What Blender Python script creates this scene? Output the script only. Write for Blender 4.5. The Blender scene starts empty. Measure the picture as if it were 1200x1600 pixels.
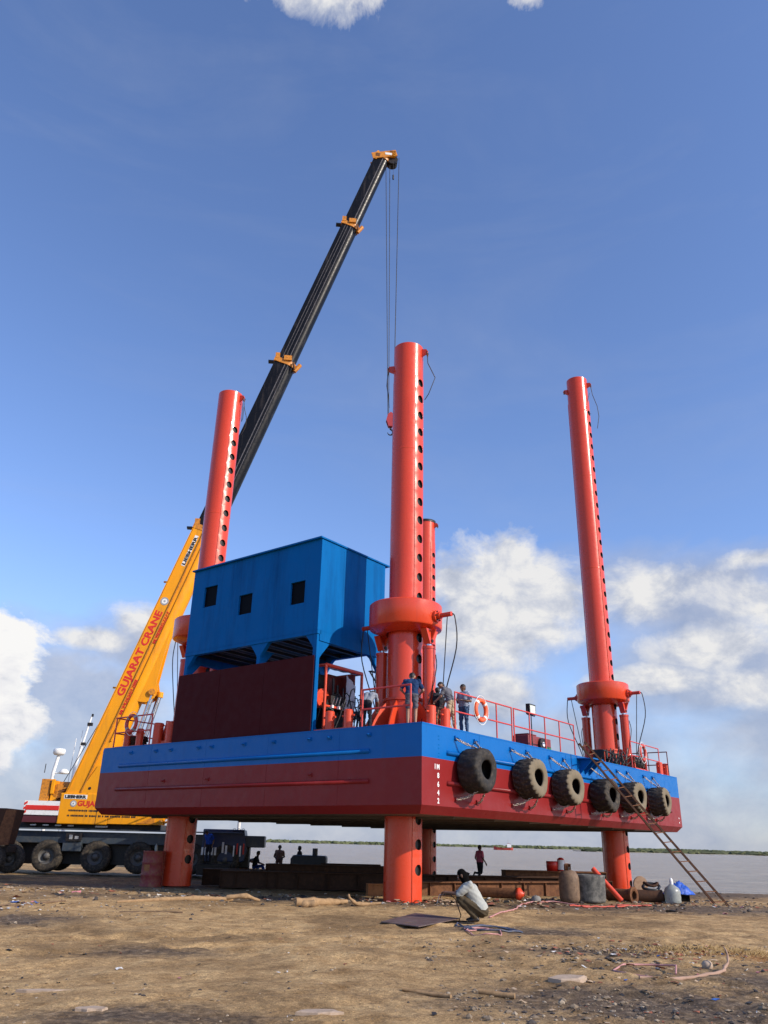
import bpy, math, random
import numpy as np
from mathutils import Vector, Matrix
random.seed(7); rng=np.random.default_rng(7)
PI=math.pi; rad=math.radians
scene=bpy.context.scene; COL=scene.collection

# ------------------------------------------------------------------ materials
def new_mat(name):
    m=bpy.data.materials.new(name); m.use_nodes=True
    nt=m.node_tree; nt.nodes.clear()
    out=nt.nodes.new('ShaderNodeOutputMaterial'); b=nt.nodes.new('ShaderNodeBsdfPrincipled')
    nt.links.new(b.outputs[0],out.inputs[0]); return m,nt,b
def nd(nt,t,**k):
    n=nt.nodes.new(t)
    for a,v in k.items(): setattr(n,a,v)
    return n
def noise(nt,vec,scale,detail=5,rough=.6,dist=0):
    n=nd(nt,'ShaderNodeTexNoise'); n.inputs['Scale'].default_value=scale; n.inputs['Detail'].default_value=detail
    n.inputs['Roughness'].default_value=rough; n.inputs['Distortion'].default_value=dist
    if vec is not None: nt.links.new(vec,n.inputs['Vector'])
    return n
def ramp(nt,src,stops):
    r=nd(nt,'ShaderNodeValToRGB'); e=r.color_ramp.elements
    while len(e)<len(stops): e.new(.5)
    for i,(p,c) in enumerate(stops):
        e[i].position=p; e[i].color=(c if len(c)==4 else (*c,1)) if hasattr(c,'__len__') else (c,c,c,1)
    nt.links.new(src,r.inputs[0]); return r
def mixc(nt,fac,a,b,mode='MIX'):
    m=nd(nt,'ShaderNodeMix',data_type='RGBA',blend_type=mode)
    for s,v in ((0,fac),(6,a),(7,b)):
        if hasattr(v,'links') or isinstance(v,bpy.types.NodeSocket): nt.links.new(v,m.inputs[s])
        else: m.inputs[s].default_value = v if s==0 else ((*v,1) if len(v)==3 else v)
    return m.outputs[2]
def coords(nt,kind='Object',scale=None):
    tc=nd(nt,'ShaderNodeTexCoord')
    if scale is None: return tc.outputs[kind]
    mp=nd(nt,'ShaderNodeMapping'); mp.inputs['Scale'].default_value=scale
    nt.links.new(tc.outputs[kind],mp.inputs[0]); return mp.outputs[0]
MATS={}
def pm(name,col,rough=.5,metal=0,var=.18,dirt=None,dirt_amt=.25,scale=2.0,bump=.15,bscale=30,coat=0,streak=False,spec=.5,bdist=.01):
    """paint / rubber / cloth material with tone variation, wear patches and a fine bump"""
    if name in MATS: return MATS[name]
    m,nt,b=new_mat(name); v=coords(nt)
    n1=noise(nt,v,scale,6); c=mixc(nt,n1.outputs[0],tuple(x*(1-var) for x in col),tuple(min(1,x*(1+var)) for x in col))
    if dirt:
        vs=coords(nt,'Object',(1,1,.12)) if streak else v
        n2=noise(nt,vs,scale*2.3,8,.7); r=ramp(nt,n2.outputs[0],[(.60-dirt_amt*.35,0.0),(.80-dirt_amt*.3,1.0)])
        mm=nd(nt,'ShaderNodeMath',operation='MULTIPLY'); mm.inputs[1].default_value=min(1,.35+dirt_amt); nt.links.new(r.outputs[0],mm.inputs[0])
        c=mixc(nt,mm.outputs[0],c,dirt)
    nt.links.new(c,b.inputs['Base Color'])
    r=ramp(nt,noise(nt,v,scale*4,4).outputs[0],[(.3,max(0,rough-.12)),(.7,min(1,rough+.12))]); nt.links.new(r.outputs[0],b.inputs['Roughness'])
    b.inputs['Metallic'].default_value=metal; b.inputs['Specular IOR Level'].default_value=spec
    if coat: b.inputs['Coat Weight'].default_value=coat; b.inputs['Coat Roughness'].default_value=.12
    if bump:
        bp=nd(nt,'ShaderNodeBump'); bp.inputs['Strength'].default_value=bump; bp.inputs['Distance'].default_value=bdist
        nt.links.new(noise(nt,v,bscale,5).outputs[0],bp.inputs['Height']); nt.links.new(bp.outputs[0],b.inputs['Normal'])
    MATS[name]=m; return m
def red_mat():
    m,nt,b=new_mat('red_orange_paint'); v=coords(nt)
    n1=noise(nt,coords(nt,'Object',(1,1,.35)),.9,6); c=mixc(nt,n1.outputs[0],(.54,.040,.012),(.66,.062,.018))
    st=ramp(nt,noise(nt,coords(nt,'Object',(1,1,.07)),3.2,8,.72).outputs[0],[(.55,0.),(.78,.55)]).outputs[0]; c=mixc(nt,st,c,(.34,.030,.016))
    ch=ramp(nt,noise(nt,v,1.7,8,.7).outputs[0],[(.58,0.),(.76,.35)]).outputs[0]; c=mixc(nt,ch,c,(.70,.095,.04))
    sc=ramp(nt,noise(nt,coords(nt,'Object',(1,1,.6)),4.3,10,.78,.5).outputs[0],[(.665,0.),(.70,.85)]).outputs[0]; c=mixc(nt,sc,c,(.10,.022,.016))
    nt.links.new(c,b.inputs['Base Color']); r=ramp(nt,noise(nt,v,4,6).outputs[0],[(.3,.20),(.7,.40)]); nt.links.new(r.outputs[0],b.inputs['Roughness'])
    b.inputs['Specular IOR Level'].default_value=.35; b.inputs['Coat Weight'].default_value=.25; b.inputs['Coat Roughness'].default_value=.14
    bp=nd(nt,'ShaderNodeBump'); bp.inputs['Strength'].default_value=.12; bp.inputs['Distance'].default_value=.015; nt.links.new(noise(nt,v,5,6).outputs[0],bp.inputs['Height']); nt.links.new(bp.outputs[0],b.inputs['Normal']); return m
RED=red_mat()
RED2=pm('deck_red_paint',(.62,.058,.018),.42,0,.12,(.20,.03,.02),.2,3,.15,30)
RAILRED=pm('rail_red_paint',(.56,.05,.04),.4,0,.1,(.2,.03,.02),.2,4,.1,40)
CABBLUE=pm('cabin_blue_paint',(.0008,.108,.335),.55,0,.10,(.001,.050,.17),.35,.6,.35,1.6,bdist=.04,spec=.06,streak=True)
DECKBLUE=pm('hull_blue_paint',(.003,.110,.37),.45,0,.08,(.008,.05,.15),.14,.9,.12,4,streak=True,bdist=.02,spec=.12)
MAROONWALL=pm('maroon_primer_wall',(.055,.009,.011),.75,0,.08,(.07,.02,.02),.10,.8,.1,5,spec=.08)
YEL=pm('crane_yellow_paint',(.78,.31,.004),.42,0,.12,(.30,.14,.025),.26,1.1,.08,15,streak=True,spec=.3)
YELDIRTY=pm('crane_orange_yellow_parts',(.60,.22,.012),.45,0,.2,(.10,.05,.02),.4,4,.2,25)
BLACKBOOM=pm('black_boom_paint',(.0045,.0045,.006),.34,0,.15,(.06,.05,.045),.22,2.0,.05,20,streak=True,spec=.16)
BOOMLINE=pm('boom_edge_scrape',(.11,.10,.10),.5,0,.2,(.02,.02,.02),.5,3,.05,20)
STEEL=pm('chromed_cylinder_rod',(.55,.55,.56),.25,1,.05,None,0,3,0,40)
NAVY=pm('chassis_dark_grey_paint',(.035,.048,.065),.42,0,.2,(.11,.10,.08),.3,2,.15,20)
CABNAVY=pm('carrier_navy_paint',(.015,.03,.085),.4,0,.2,(.08,.07,.06),.25,2,.1,20)
TYRE=pm('tyre_rubber',(.020,.018,.017),.75,0,.3,(.07,.055,.04),.40,3.5,.5,30,spec=.3)
TYREDUST=pm('dusty_tyre_rubber',(.16,.135,.095),.85,0,.4,(.20,.155,.10),.55,3.0,.6,26,spec=.2)
TYREGREY=pm('grey_worn_tyre_rubber',(.035,.031,.027),.8,0,.35,(.13,.10,.07),.40,4,.6,26,spec=.2)
BLACKRUB=pm('black_rubber_hose',(.012,.012,.012),.5,0,.2,None,0,5,.1,40)
WHITE=pm('white_paint',(.75,.75,.73),.45,0,.06,(.4,.36,.3),.2,3,.05,30)
MARK=pm('white_stencil_paint',(.72,.70,.70),.6,0,.05,None,0,3,.05,30)
REDTXT=pm('red_sign_paint',(.60,.02,.01),.4,0,.05,None,0,3,.05,30)
BLKTXT=pm('black_sign_paint',(.012,.012,.012),.4,0,.05,None,0,3,.05,30)
GREYP=pm('grey_paint',(.30,.31,.32),.5,0,.1,(.15,.13,.1),.3,3,.1,30)
DARK=pm('dark_machinery_metal',(.018,.016,.016),.5,.3,.3,(.08,.05,.03),.3,6,.3,30)
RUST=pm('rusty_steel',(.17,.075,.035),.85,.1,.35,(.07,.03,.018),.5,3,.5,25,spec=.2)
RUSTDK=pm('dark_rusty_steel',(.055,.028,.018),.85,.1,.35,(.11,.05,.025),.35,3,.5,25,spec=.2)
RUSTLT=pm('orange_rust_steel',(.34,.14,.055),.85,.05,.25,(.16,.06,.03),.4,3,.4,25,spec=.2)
CHAIN=pm('galvanised_chain',(.42,.37,.32),.55,.6,.3,(.20,.10,.05),.5,8,.2,50)
GASMET=pm('brown_weathered_cylinder_paint',(.17,.105,.060),.75,0,.35,(.07,.04,.025),.5,4,.3,30)
TARPGREY=pm('translucent_grey_tarp',(.42,.38,.40),.45,0,.2,(.25,.15,.15),.2,5,.5,14,bdist=.03)
WOOD=pm('pale_weathered_wood',(.33,.21,.11),.9,0,.3,(.16,.10,.05),.4,4,.6,20,spec=.2)
STICK=pm('brown_stick_wood',(.17,.11,.07),.9,0,.3,(.08,.05,.03),.4,6,.5,30,spec=.2)
PLASTW=pm('milky_plastic',(.42,.45,.42),.35,0,.1,(.3,.3,.26),.3,6,.05,20)
for _n in PLASTW.node_tree.nodes:
    if _n.type=='BSDF_PRINCIPLED': _n.inputs['Transmission Weight'].default_value=.45
BLUETARP=pm('blue_tarpaulin',(.02,.10,.50),.5,0,.25,(.01,.04,.2),.4,9,.6,12,bdist=.03)
PINKHOSE=pm('faded_pink_hose',(.50,.24,.22),.6,0,.2,(.25,.12,.1),.4,6,.1,30)
BLUEHOSE=pm('slate_blue_cable',(.06,.075,.12),.55,0,.2,(.2,.16,.12),.3,6,.1,30)
REDHOSE=pm('red_hose',(.50,.07,.04),.6,0,.15,(.25,.1,.06),.4,6,.1,30)
ORANGE=pm('orange_lifebuoy_plastic',(.80,.11,.03),.5,0,.1,(.4,.08,.03),.2,5,.1,30)
ORANGEDK=pm('dull_red_lifebuoy_plastic',(.50,.06,.045),.5,0,.1,(.3,.06,.03),.2,5,.1,30)
DKCLOTH=pm('black_cloth',(.004,.0035,.0035),.95,0,.2,None,0,6,.5,25,spec=.05)
GREEN=pm('green_cloth',(.03,.16,.06),.8,0,.2,None,0,6,.3,25)
SKIN=pm('brown_skin',(.15,.075,.045),.55,0,.1,None,0,6,.1,40)
SKINLT=pm('light_brown_skin',(.32,.17,.11),.55,0,.1,None,0,6,.1,40)
HAIR=pm('black_hair',(.010,.008,.007),.6,0,.2,None,0,20,.6,60)
def cloth(n,c): return pm(n,c,.88,0,.16,None,0,4,.6,11,spec=.2,bdist=.02)
def glassm(name,col,rough=.08):
    m,nt,b=new_mat(name); b.inputs['Base Color'].default_value=(*col,1); b.inputs['Roughness'].default_value=rough
    b.inputs['Specular IOR Level'].default_value=.03; MATS[name]=m; return m
GLASSDK=glassm('dark_window_glass',(.004,.005,.008),.5)
# hull paint: blue above the line, maroon below (painted by height of the plate itself)
def hull_mat():
    m,nt,b=new_mat('hull_two_tone_paint'); v=coords(nt)
    sep=nd(nt,'ShaderNodeSeparateXYZ'); nt.links.new(v,sep.inputs[0])
    gt=nd(nt,'ShaderNodeMath',operation='GREATER_THAN'); gt.inputs[1].default_value=4.11; nt.links.new(sep.outputs[2],gt.inputs[0])
    n1=noise(nt,v,.5,5); n2=noise(nt,coords(nt,'Object',(1,1,.1)),2.6,8,.7)
    blue=mixc(nt,n1.outputs[0],(.002,.100,.34),(.003,.122,.41)); red=mixc(nt,n1.outputs[0],(.180,.014,.014),(.235,.021,.022))
    c=mixc(nt,gt.outputs[0],red,blue)
    st=ramp(nt,n2.outputs[0],[(.54,0.),(.80,.5)]); c=mixc(nt,st.outputs[0],c,mixc(nt,gt.outputs[0],(.17,.03,.03),(.02,.07,.20)))
    sc=ramp(nt,noise(nt,v,3.1,10,.76,.5).outputs[0],[(.66,0.),(.71,.6)]).outputs[0]; c=mixc(nt,sc,c,(.06,.035,.035))
    ch=ramp(nt,noise(nt,coords(nt,'Object',(1,1,.5)),.8,8,.7).outputs[0],[(.55,0.),(.8,.35)]).outputs[0]; c=mixc(nt,ch,c,mixc(nt,gt.outputs[0],(.30,.055,.055),(.02,.17,.48)))
    nt.links.new(c,b.inputs['Base Color'])
    r=ramp(nt,noise(nt,v,3,5).outputs[0],[(.3,.26),(.7,.44)]); nt.links.new(r.outputs[0],b.inputs['Roughness'])
    b.inputs['Specular IOR Level'].default_value=.15
    bp=nd(nt,'ShaderNodeBump'); bp.inputs['Strength'].default_value=.5; bp.inputs['Distance'].default_value=.04
    nt.links.new(noise(nt,v,1.3,3,.5).outputs[0],bp.inputs['Height'])
    nt.links.new(bp.outputs[0],b.inputs['Normal']); return m
HULL=hull_mat()
BOTTOM=pm('hull_bottom_grey_paint',(.10,.088,.075),.6,0,.2,(.06,.045,.04),.4,1.0,.2,6)

# ------------------------------------------------------------------ mesh builder
class MB:
    def __init__(s): s.v=[]; s.f=[]; s.mi=[]; s.sm=[]; s.mats=[]
    def mid(s,m):
        if m not in s.mats: s.mats.append(m)
        return s.mats.index(m)
    def add(s,vs,fs,m,smooth=False,M=None):
        o=len(s.v); i=s.mid(m)
        for p in vs:
            p=Vector(p)
            if M is not None: p=M@p
            s.v.append(tuple(p))
        for f in fs: s.f.append(tuple(o+k for k in f)); s.mi.append(i); s.sm.append(smooth)
        return s
    def box(s,c,d,m,rz=0,M=None):
        x,y,z=(q/2 for q in d); R=Matrix.Rotation(rz,4,'Z')
        T=Matrix.Translation(c)@R
        if M is not None: T=M@T
        vs=[(i*x,j*y,k*z) for k in (-1,1) for j in (-1,1) for i in (-1,1)]
        return s.add(vs,[(0,2,3,1),(4,5,7,6),(0,1,5,4),(2,6,7,3),(0,4,6,2),(1,3,7,5)],m,False,T)
    def bar(s,p,q,w,h,m,up=(0,0,1)):
        p=Vector(p);q=Vector(q);d=(q-p); L=d.length; d.normalize(); up=Vector(up)
        if abs(d.dot(up))>.98: up=Vector((1,0,0))
        a=d.cross(up).normalized(); b=a.cross(d)
        M=Matrix((( a.x,d.x,b.x,(p.x+q.x)/2),(a.y,d.y,b.y,(p.y+q.y)/2),(a.z,d.z,b.z,(p.z+q.z)/2),(0,0,0,1)))
        return s.box((0,0,0),(w,L,h),m,0,M)
    def tube(s,pts,r,m,n=8,closed=False,caps=True,smooth=True):
        pts=[Vector(p) for p in pts]; N=len(pts); rs=r if hasattr(r,'__len__') else [r]*N
        vs=[];prev=None
        for i,p in enumerate(pts):
            if closed: d=pts[(i+1)%N]-pts[i-1]
            else: d=pts[min(i+1,N-1)]-pts[max(i-1,0)]
            d.normalize()
            if prev is None:
                a=d.orthogonal().normalized()
            else:
                a=(prev-d*prev.dot(d)); a=a.normalized() if a.length>1e-6 else d.orthogonal().normalized()
            prev=a; b=d.cross(a)
            for k in range(n):
                t=2*PI*k/n; vs.append(p+(a*math.cos(t)+b*math.sin(t))*rs[i])
        fs=[]
        for i in range(N if closed else N-1):
            j=(i+1)%N
            for k in range(n):
                k2=(k+1)%n; fs.append((i*n+k,i*n+k2,j*n+k2,j*n+k))
        s.add(vs,fs,m,smooth)
        if caps and not closed:
            s.add([vs[k] for k in range(n)],[tuple(range(n))[::-1]],m); s.add([vs[(N-1)*n+k] for k in range(n)],[tuple(range(n))],m)
        return s
    def lathe(s,prof,m,n=24,M=None,a0=0,a1=2*PI,smooth=True,closeprof=False):
        full=abs(a1-a0-2*PI)<1e-6; cols=n if full else n+1; vs=[]
        for k in range(cols):
            t=a0+(a1-a0)*k/n
            for r,z in prof: vs.append((r*math.cos(t),r*math.sin(t),z))
        P=len(prof); fs=[]
        for k in range(n):
            k2=(k+1)%cols
            for i in range(P if closeprof else P-1):
                j=(i+1)%P; fs.append((k*P+i,k2*P+i,k2*P+j,k*P+j))
        return s.add(vs,fs,m,smooth,M)
    def prism(s,poly,h,m,M=None):
        """polygon in the local xy plane, extruded along z by h"""
        n=len(poly); vs=[(x,y,0) for x,y in poly]+[(x,y,h) for x,y in poly]
        fs=[tuple(range(n))[::-1],tuple(range(n,2*n))]+[(i,(i+1)%n,n+(i+1)%n,n+i) for i in range(n)]
        return s.add(vs,fs,m,False,M)
    def build(s,name,parent=None,loc=None,rot=None,bevel=0,label=None):
        me=bpy.data.meshes.new(name); me.from_pydata(s.v,[],s.f)
        for m in s.mats: me.materials.append(m)
        me.polygons.foreach_set('material_index',s.mi); me.polygons.foreach_set('use_smooth',s.sm); me.update()
        o=bpy.data.objects.new(name,me); COL.objects.link(o)
        if parent: o.parent=parent
        if loc is not None: o.location=loc
        if rot is not None: o.rotation_euler=rot
        if bevel:
            b=o.modifiers.new('edge','BEVEL'); b.width=bevel; b.segments=2; b.limit_method='ANGLE'; b.angle_limit=rad(40)
        if label: o['label']=label
        return o
def meta(o,label,cat,group=None,kind=None):
    if label: o['label']=label
    if cat: o['category']=cat
    if group: o['group']=group
    if kind: o['kind']=kind
    return o
def thing(name,label,cat,loc=(0,0,0),rz=0,group=None):
    o=bpy.data.objects.new(name,None); COL.objects.link(o); o.location=loc; o.rotation_euler=(0,0,rz); o.empty_display_size=.3
    return meta(o,label,cat,group)
def copy_tree(o,parent=None):
    c=o.copy(); COL.objects.link(c)
    if parent: c.parent=parent
    for ch in list(o.children): copy_tree(ch,c)
    return c
def axisM(o,x,y,z=None):
    x=Vector(x).normalized(); y=Vector(y); y=(y-x*y.dot(x)).normalized(); z=x.cross(y) if z is None else Vector(z)
    return Matrix(((x.x,y.x,z.x,o[0]),(x.y,y.y,z.y,o[1]),(x.z,y.z,z.z,o[2]),(0,0,0,1)))
def text_mb(mb,body,size,m,M,extrude=.006,width=None,bold=0,spacing=1.0,ax='LEFT'):
    cu=bpy.data.curves.new('lettering','FONT'); cu.body=body; cu.size=size; cu.extrude=extrude; cu.offset=bold; cu.space_character=spacing
    cu.resolution_u=3; cu.align_x=ax
    o=bpy.data.objects.new('lettering',cu); COL.objects.link(o)
    bpy.context.view_layer.update()
    me=bpy.data.meshes.new_from_object(o.evaluated_get(bpy.context.evaluated_depsgraph_get()))
    vs=[tuple(v.co) for v in me.vertices]; fs=[tuple(p.vertices) for p in me.polygons]
    if width:
        mx=max(v[0] for v in vs); mn=min(v[0] for v in vs); k=width/(mx-mn); vs=[((x-mn)*k,y,z) for x,y,z in vs]
    mb.add(vs,fs,m,False,M)
    COL.objects.unlink(o); bpy.data.objects.remove(o); bpy.data.curves.remove(cu); bpy.data.meshes.remove(me)
    return mb
def curve(pts,n=5):
    P=[Vector(p) for p in pts]; P=[P[0]*2-P[1]]+P+[P[-1]*2-P[-2]]; out=[]
    for i in range(1,len(P)-2):
        for k in range(n):
            t=k/n; a,b,c,d=P[i-1],P[i],P[i+1],P[i+2]
            out.append(.5*((2*b)+(c-a)*t+(2*a-5*b+4*c-d)*t*t+(3*b-a-3*c+d)*t**3))
    out.append(P[-2]); return out
def catenary(p,q,sag,n=14,wob=0):
    p=Vector(p);q=Vector(q); out=[]
    for i in range(n+1):
        t=i/n; v=p.lerp(q,t); v.z-=sag*4*t*(1-t)
        if wob and 0<i<n: v+=Vector((random.uniform(-wob,wob),random.uniform(-wob,wob),random.uniform(-wob,wob)))
        out.append(v)
    return out

# ------------------------------------------------------------------ barge frame
K=Vector((1.2923,24.3986,0)); U=Vector((-.78594,.61831,0)); W=Vector((.61831,.78594,0)); YAW=math.atan2(W.y,W.x)
A=16.263; B=22.423; ZD=5.053; ZB=2.757; ZK=2.513
def BW(b,a,z=ZD): return K+W*b+U*a+Vector((0,0,z))       # barge frame -> world
# local barge axes: x = along W (the long tyre side), y = along U (the short side), z up
barge=thing('jack_up_barge','large jack-up barge with blue and maroon hull raised on four red-orange tubular legs','barge',K,YAW)

# hull -------------------------------------------------------------
h=MB(); ch=.22
def ring(i,z): return [(i,i,z),(B-i,i,z),(B-i,A-i,z),(i,A-i,z)]
# side sheets divided so each 3 m plate buckles a little
vs=ring(0,ZD)+ring(0,ZB)+ring(ch,ZK)
h.add(vs,[(0,1,2,3)],DECKBLUE)
h.add(vs,[(4+i,4+(i+1)%4,(i+1)%4,i) for i in range(4)]+[(8+i,8+(i+1)%4,4+(i+1)%4,4+i) for i in range(4)],HULL)
h.add(vs,[(8,11,10,9)],BOTTOM)
hull=h.build('hull',barge)
# bottom stiffeners
s=MB()
for k in range(1,9): s.box((B*k/9,A/2,ZK-.03),(.06,A-1,.06),BOTTOM)
s.build('bottom_stiffener',hull)
# weld seams / plate laps, thin proud beads
for k in range(1,7):
    b=B*k/7+.1; s=MB(); s.box((b,-.002,(ZD+ZB)/2),(.010,.008,ZD-ZB-.02),HULL); s.build('weld_seam',hull)
for k in range(1,5):
    a=A*k/5; s=MB(); s.box((-.001,a,(ZD+ZB)/2),(.008,.006,ZD-ZB-.02),HULL); s.build('weld_seam',hull)
s=MB(); s.box((B/2,.02,ZD+.025),(B-.02,.05,.05),DECKBLUE); s.box((.02,A/2,ZD+.025),(.05,A-.1,.05),DECKBLUE)
s.box((B-.02,A/2,ZD+.025),(.05,A-.1,.05),DECKBLUE); s.box((B/2,A-.02,ZD+.025),(B-.1,.05,.05),DECKBLUE)
s.build('deck_edge_lip',hull)
# rubbing strips (half pipe)
def half_pipe(p,q,r,out,m):
    mb=MB(); p=Vector(p);q=Vector(q);out=Vector(out); vs=[];n=7
    for e,P in ((0,p),(1,q)):
        for k in range(n):
            t=PI*k/(n-1); vs.append(P+out*math.sin(t)*r+Vector((0,0,math.cos(t)*r*.85)))
    fs=[(k,k+1,n+k+1,n+k) for k in range(n-1)]+[tuple(range(n))[::-1],tuple(range(n,2*n))]
    return mb.add(vs,fs,m,True)
for z in (4.345,3.45):
    half_pipe((0,2.0,z),(0,14.98,z),.085,(-1,0,0),HULL).build('rubbing_strip',barge)
    half_pipe((1.33,0,z-.02),(21.0,0,z-.02),.085,(0,-1,0),HULL).build('rubbing_strip',barge)
# pad eyes on the hull sides
def padeye(x,y,z,nx,ny,m):
    mb=MB(); n=Vector((nx,ny,0)); t=Vector((-ny,nx,0))
    mb.bar(Vector((x,y,z))-n*.0,Vector((x,y,z))+n*.035,.15,.12,m)
    c=Vector((x,y,z))+n*.035; pts=[c+n*(.07*math.sin(a))+t*(.05*math.cos(a)) for a in np.linspace(0,PI,7)]
    mb.tube(pts,.020,m,6); mb.build('pad_eye',barge)
for a in (14.31,12.71,11.8,10.16,9.44,7.71,6.23,4.56,3.68,2.02): padeye(0,a,4.84,-1,0,DECKBLUE)
for a in (12.04,9.5,4.45): padeye(0,a,3.70,-1,0,HULL)
# hull number, lettering on the tyre side near the corner (reads down)
for ch_,z,b in (('IM',3.80,.80),('8',3.55,.86),('6',3.30,.86),('4',3.06,.86),('2',2.83,.86)):
    tx=MB(); text_mb(tx,ch_,.21,MARK,axisM(Vector((b,-.004,z)),(1,0,0),(0,0,1)),.003,bold=.006,spacing=1.5,ax='CENTER'); tx.build('hull_number',barge)
for z in (4.78,4.68,4.52,4.42,4.27,4.17): tx=MB(); tx.box((.90,-.003,z),(.07,.006,.035),CABBLUE); tx.build('draught_mark',barge)
for z in (2.95,3.15): tx=MB(); tx.box((22.05,-.003,z),(.08,.006,.06),MARK); tx.build('draught_mark',barge)

# legs -------------------------------------------------------------
RL=.6075
LEGS={'near':(2.513,2.506,20.76,0,(0,0)),'left':(2.513,13.76,22.6,-.04,(0,0)),'right':(19.91,2.506,28.1,-.26,(0,0)),'back':(19.91,13.76,21.35,-.5,(0,0))}
def leg_mesh(z0,z1):
    """tube shell with two doubler plates (facing -y and +y) pierced by a column of round locking holes"""
    mb=MB(); n=40; half=rad(25); Rp=RL+.022; Ri=RL-.06
    for c in (0,PI):                     # plain arcs between the plates
        mb.lathe([(RL,z0),(RL,z1)],RED,24,None,c-PI/2+half,c+PI/2-half)
    ztop=min(z1-1.55,99); 
    for c in (-PI/2,PI/2):
        # plain part above the plate
        mb.lathe([(RL,ztop),(RL,z1)],RED,12,None,c-half,c+half)
        mb.lathe([(Rp,ztop),(RL-.02,ztop+.001)],RED,12,None,c-half,c+half,smooth=False)
        for sgn in (-1,1):
            mb.lathe([(RL-.03,0),(Rp,0)],RED,1) if False else None
            t=c+sgn*half; vs=[(r*math.cos(t),r*math.sin(t),z) for z in (z0,ztop) for r in (RL-.03,Rp)]
            mb.add(vs,[(0,1,3,2)],RED)
        # cells with holes
        pitch=.75; hr=.165; nseg=24
        zc=.18+z0*0
        centers=[]; z=.18
        while z-pitch/2<z0: z+=pitch
        zlo=z0
        while z+hr<ztop-.02 and z<ztop: centers.append(z); z+=pitch
        # filler below first cell
        def bend(x,y,z,R=Rp): 
            t=c+x/RL; return (R*math.cos(t),R*math.sin(t),z)
        hw=half*RL
        def fill(za,zb):
            if zb-za<1e-3: return
            m_=10; vs=[bend(-hw+2*hw*i/m_,0,zz) for zz in (za,zb) for i in range(m_+1)]
            mb.add(vs,[(i,i+1,m_+2+i,m_+1+i) for i in range(m_)],RED,True)
        fill(zlo,centers[0]-pitch/2); fill(centers[-1]+pitch/2 if centers[-1]+pitch/2<ztop else ztop,ztop)
        for zc in centers:
            za,zb=zc-pitch/2,min(zc+pitch/2,ztop); outer=[]; inner=[]
            for k in range(nseg):
                t=2*PI*k/nseg; cx,sz=math.cos(t),math.sin(t)
                inner.append((hr*cx,hr*sz))
                kx=hw/abs(cx) if abs(cx)>1e-9 else 1e9; kz=((zb-zc) if sz>0 else (zc-za))/abs(sz) if abs(sz)>1e-9 else 1e9
                kk=min(kx,kz); outer.append([kk*cx,kk*sz])
            # snap nearest to corners
            for sx in (-1,1):
                for zz in (za-zc,zb-zc):
                    j=min(range(nseg),key=lambda q:(outer[q][0]-sx*hw)**2+(outer[q][1]-zz)**2); outer[j]=[sx*hw,zz]
            mid=[((i[0]+o[0])/2,(i[1]+o[1])/2) for i,o in zip(inner,outer)]
            vs=[bend(x,0,zc+y) for x,y in outer]+[bend(x,0,zc+y) for x,y in mid]+[bend(x,0,zc+y) for x,y in inner]
            fs=[]
            for k in range(nseg):
                k2=(k+1)%nseg; fs+=[(k,k2,nseg+k2,nseg+k),(nseg+k,nseg+k2,2*nseg+k2,2*nseg+k)]
            mb.add(vs,fs,RED,True)
            vs=[bend(x,0,zc+y) for x,y in inner]+[bend(x,0,zc+y,Ri) for x,y in inner]
            mb.add(vs,[(k,(k+1)%nseg,nseg+(k+1)%nseg,nseg+k) for k in range(nseg)],DARK)
    mb.lathe([(Ri,z0),(Ri,z1-.02)],DARK,24)               # inner wall
    mb.lathe([(RL,z1),(Ri,z1),(Ri,z1-.02)],RED,40,smooth=False)
    for zs in (3.3,9.6,15.9,21.5):                         # girth welds
        if z0<zs<z1-2: mb.lathe([(RL+.001,zs-.03),(RL+.012,zs),(RL+.001,zs+.03)],RED,24,None,PI/2+half,3*PI/2-half); mb.lathe([(RL+.001,zs-.03),(RL+.012,zs),(RL+.001,zs+.03)],RED,24,None,-PI/2+half,PI/2-half)
    return mb
def shackle(parent,ang,z,sling_pts,m=DARK):
    mb=MB(); d=Vector((math.cos(ang),math.sin(ang),0)); t=Vector((-math.sin(ang),math.cos(ang),0))
    c=d*(RL+.0); 
    poly=[(0,.16),(.20,.12),(.27,0),(.20,-.12),(0,-.20)]
    mb.prism([(x,y) for x,y in poly],.05,RED,axisM(c+Vector((0,0,z))-t*.025,d,(0,0,1)))
    cc=d*(RL+.22)+Vector((0,0,z-.03))
    pts=[cc+t*(.07*math.cos(a))+Vector((0,0,-.14*math.sin(a)-.02)) for a in np.linspace(0,PI,9)]
    mb.tube(pts,.024,RUST,6); mb.tube([cc-t*.1,cc+t*.1],.026,m,6)
    lug=mb.build('lifting_lug',parent)
    if sling_pts:
        s2=MB(); s2.tube([cc+Vector((0,0,-.15))+d*x+t*y+Vector((0,0,zz)) for x,y,zz in sling_pts],.018,m,6)
        s2.build('sling',parent)
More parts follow.
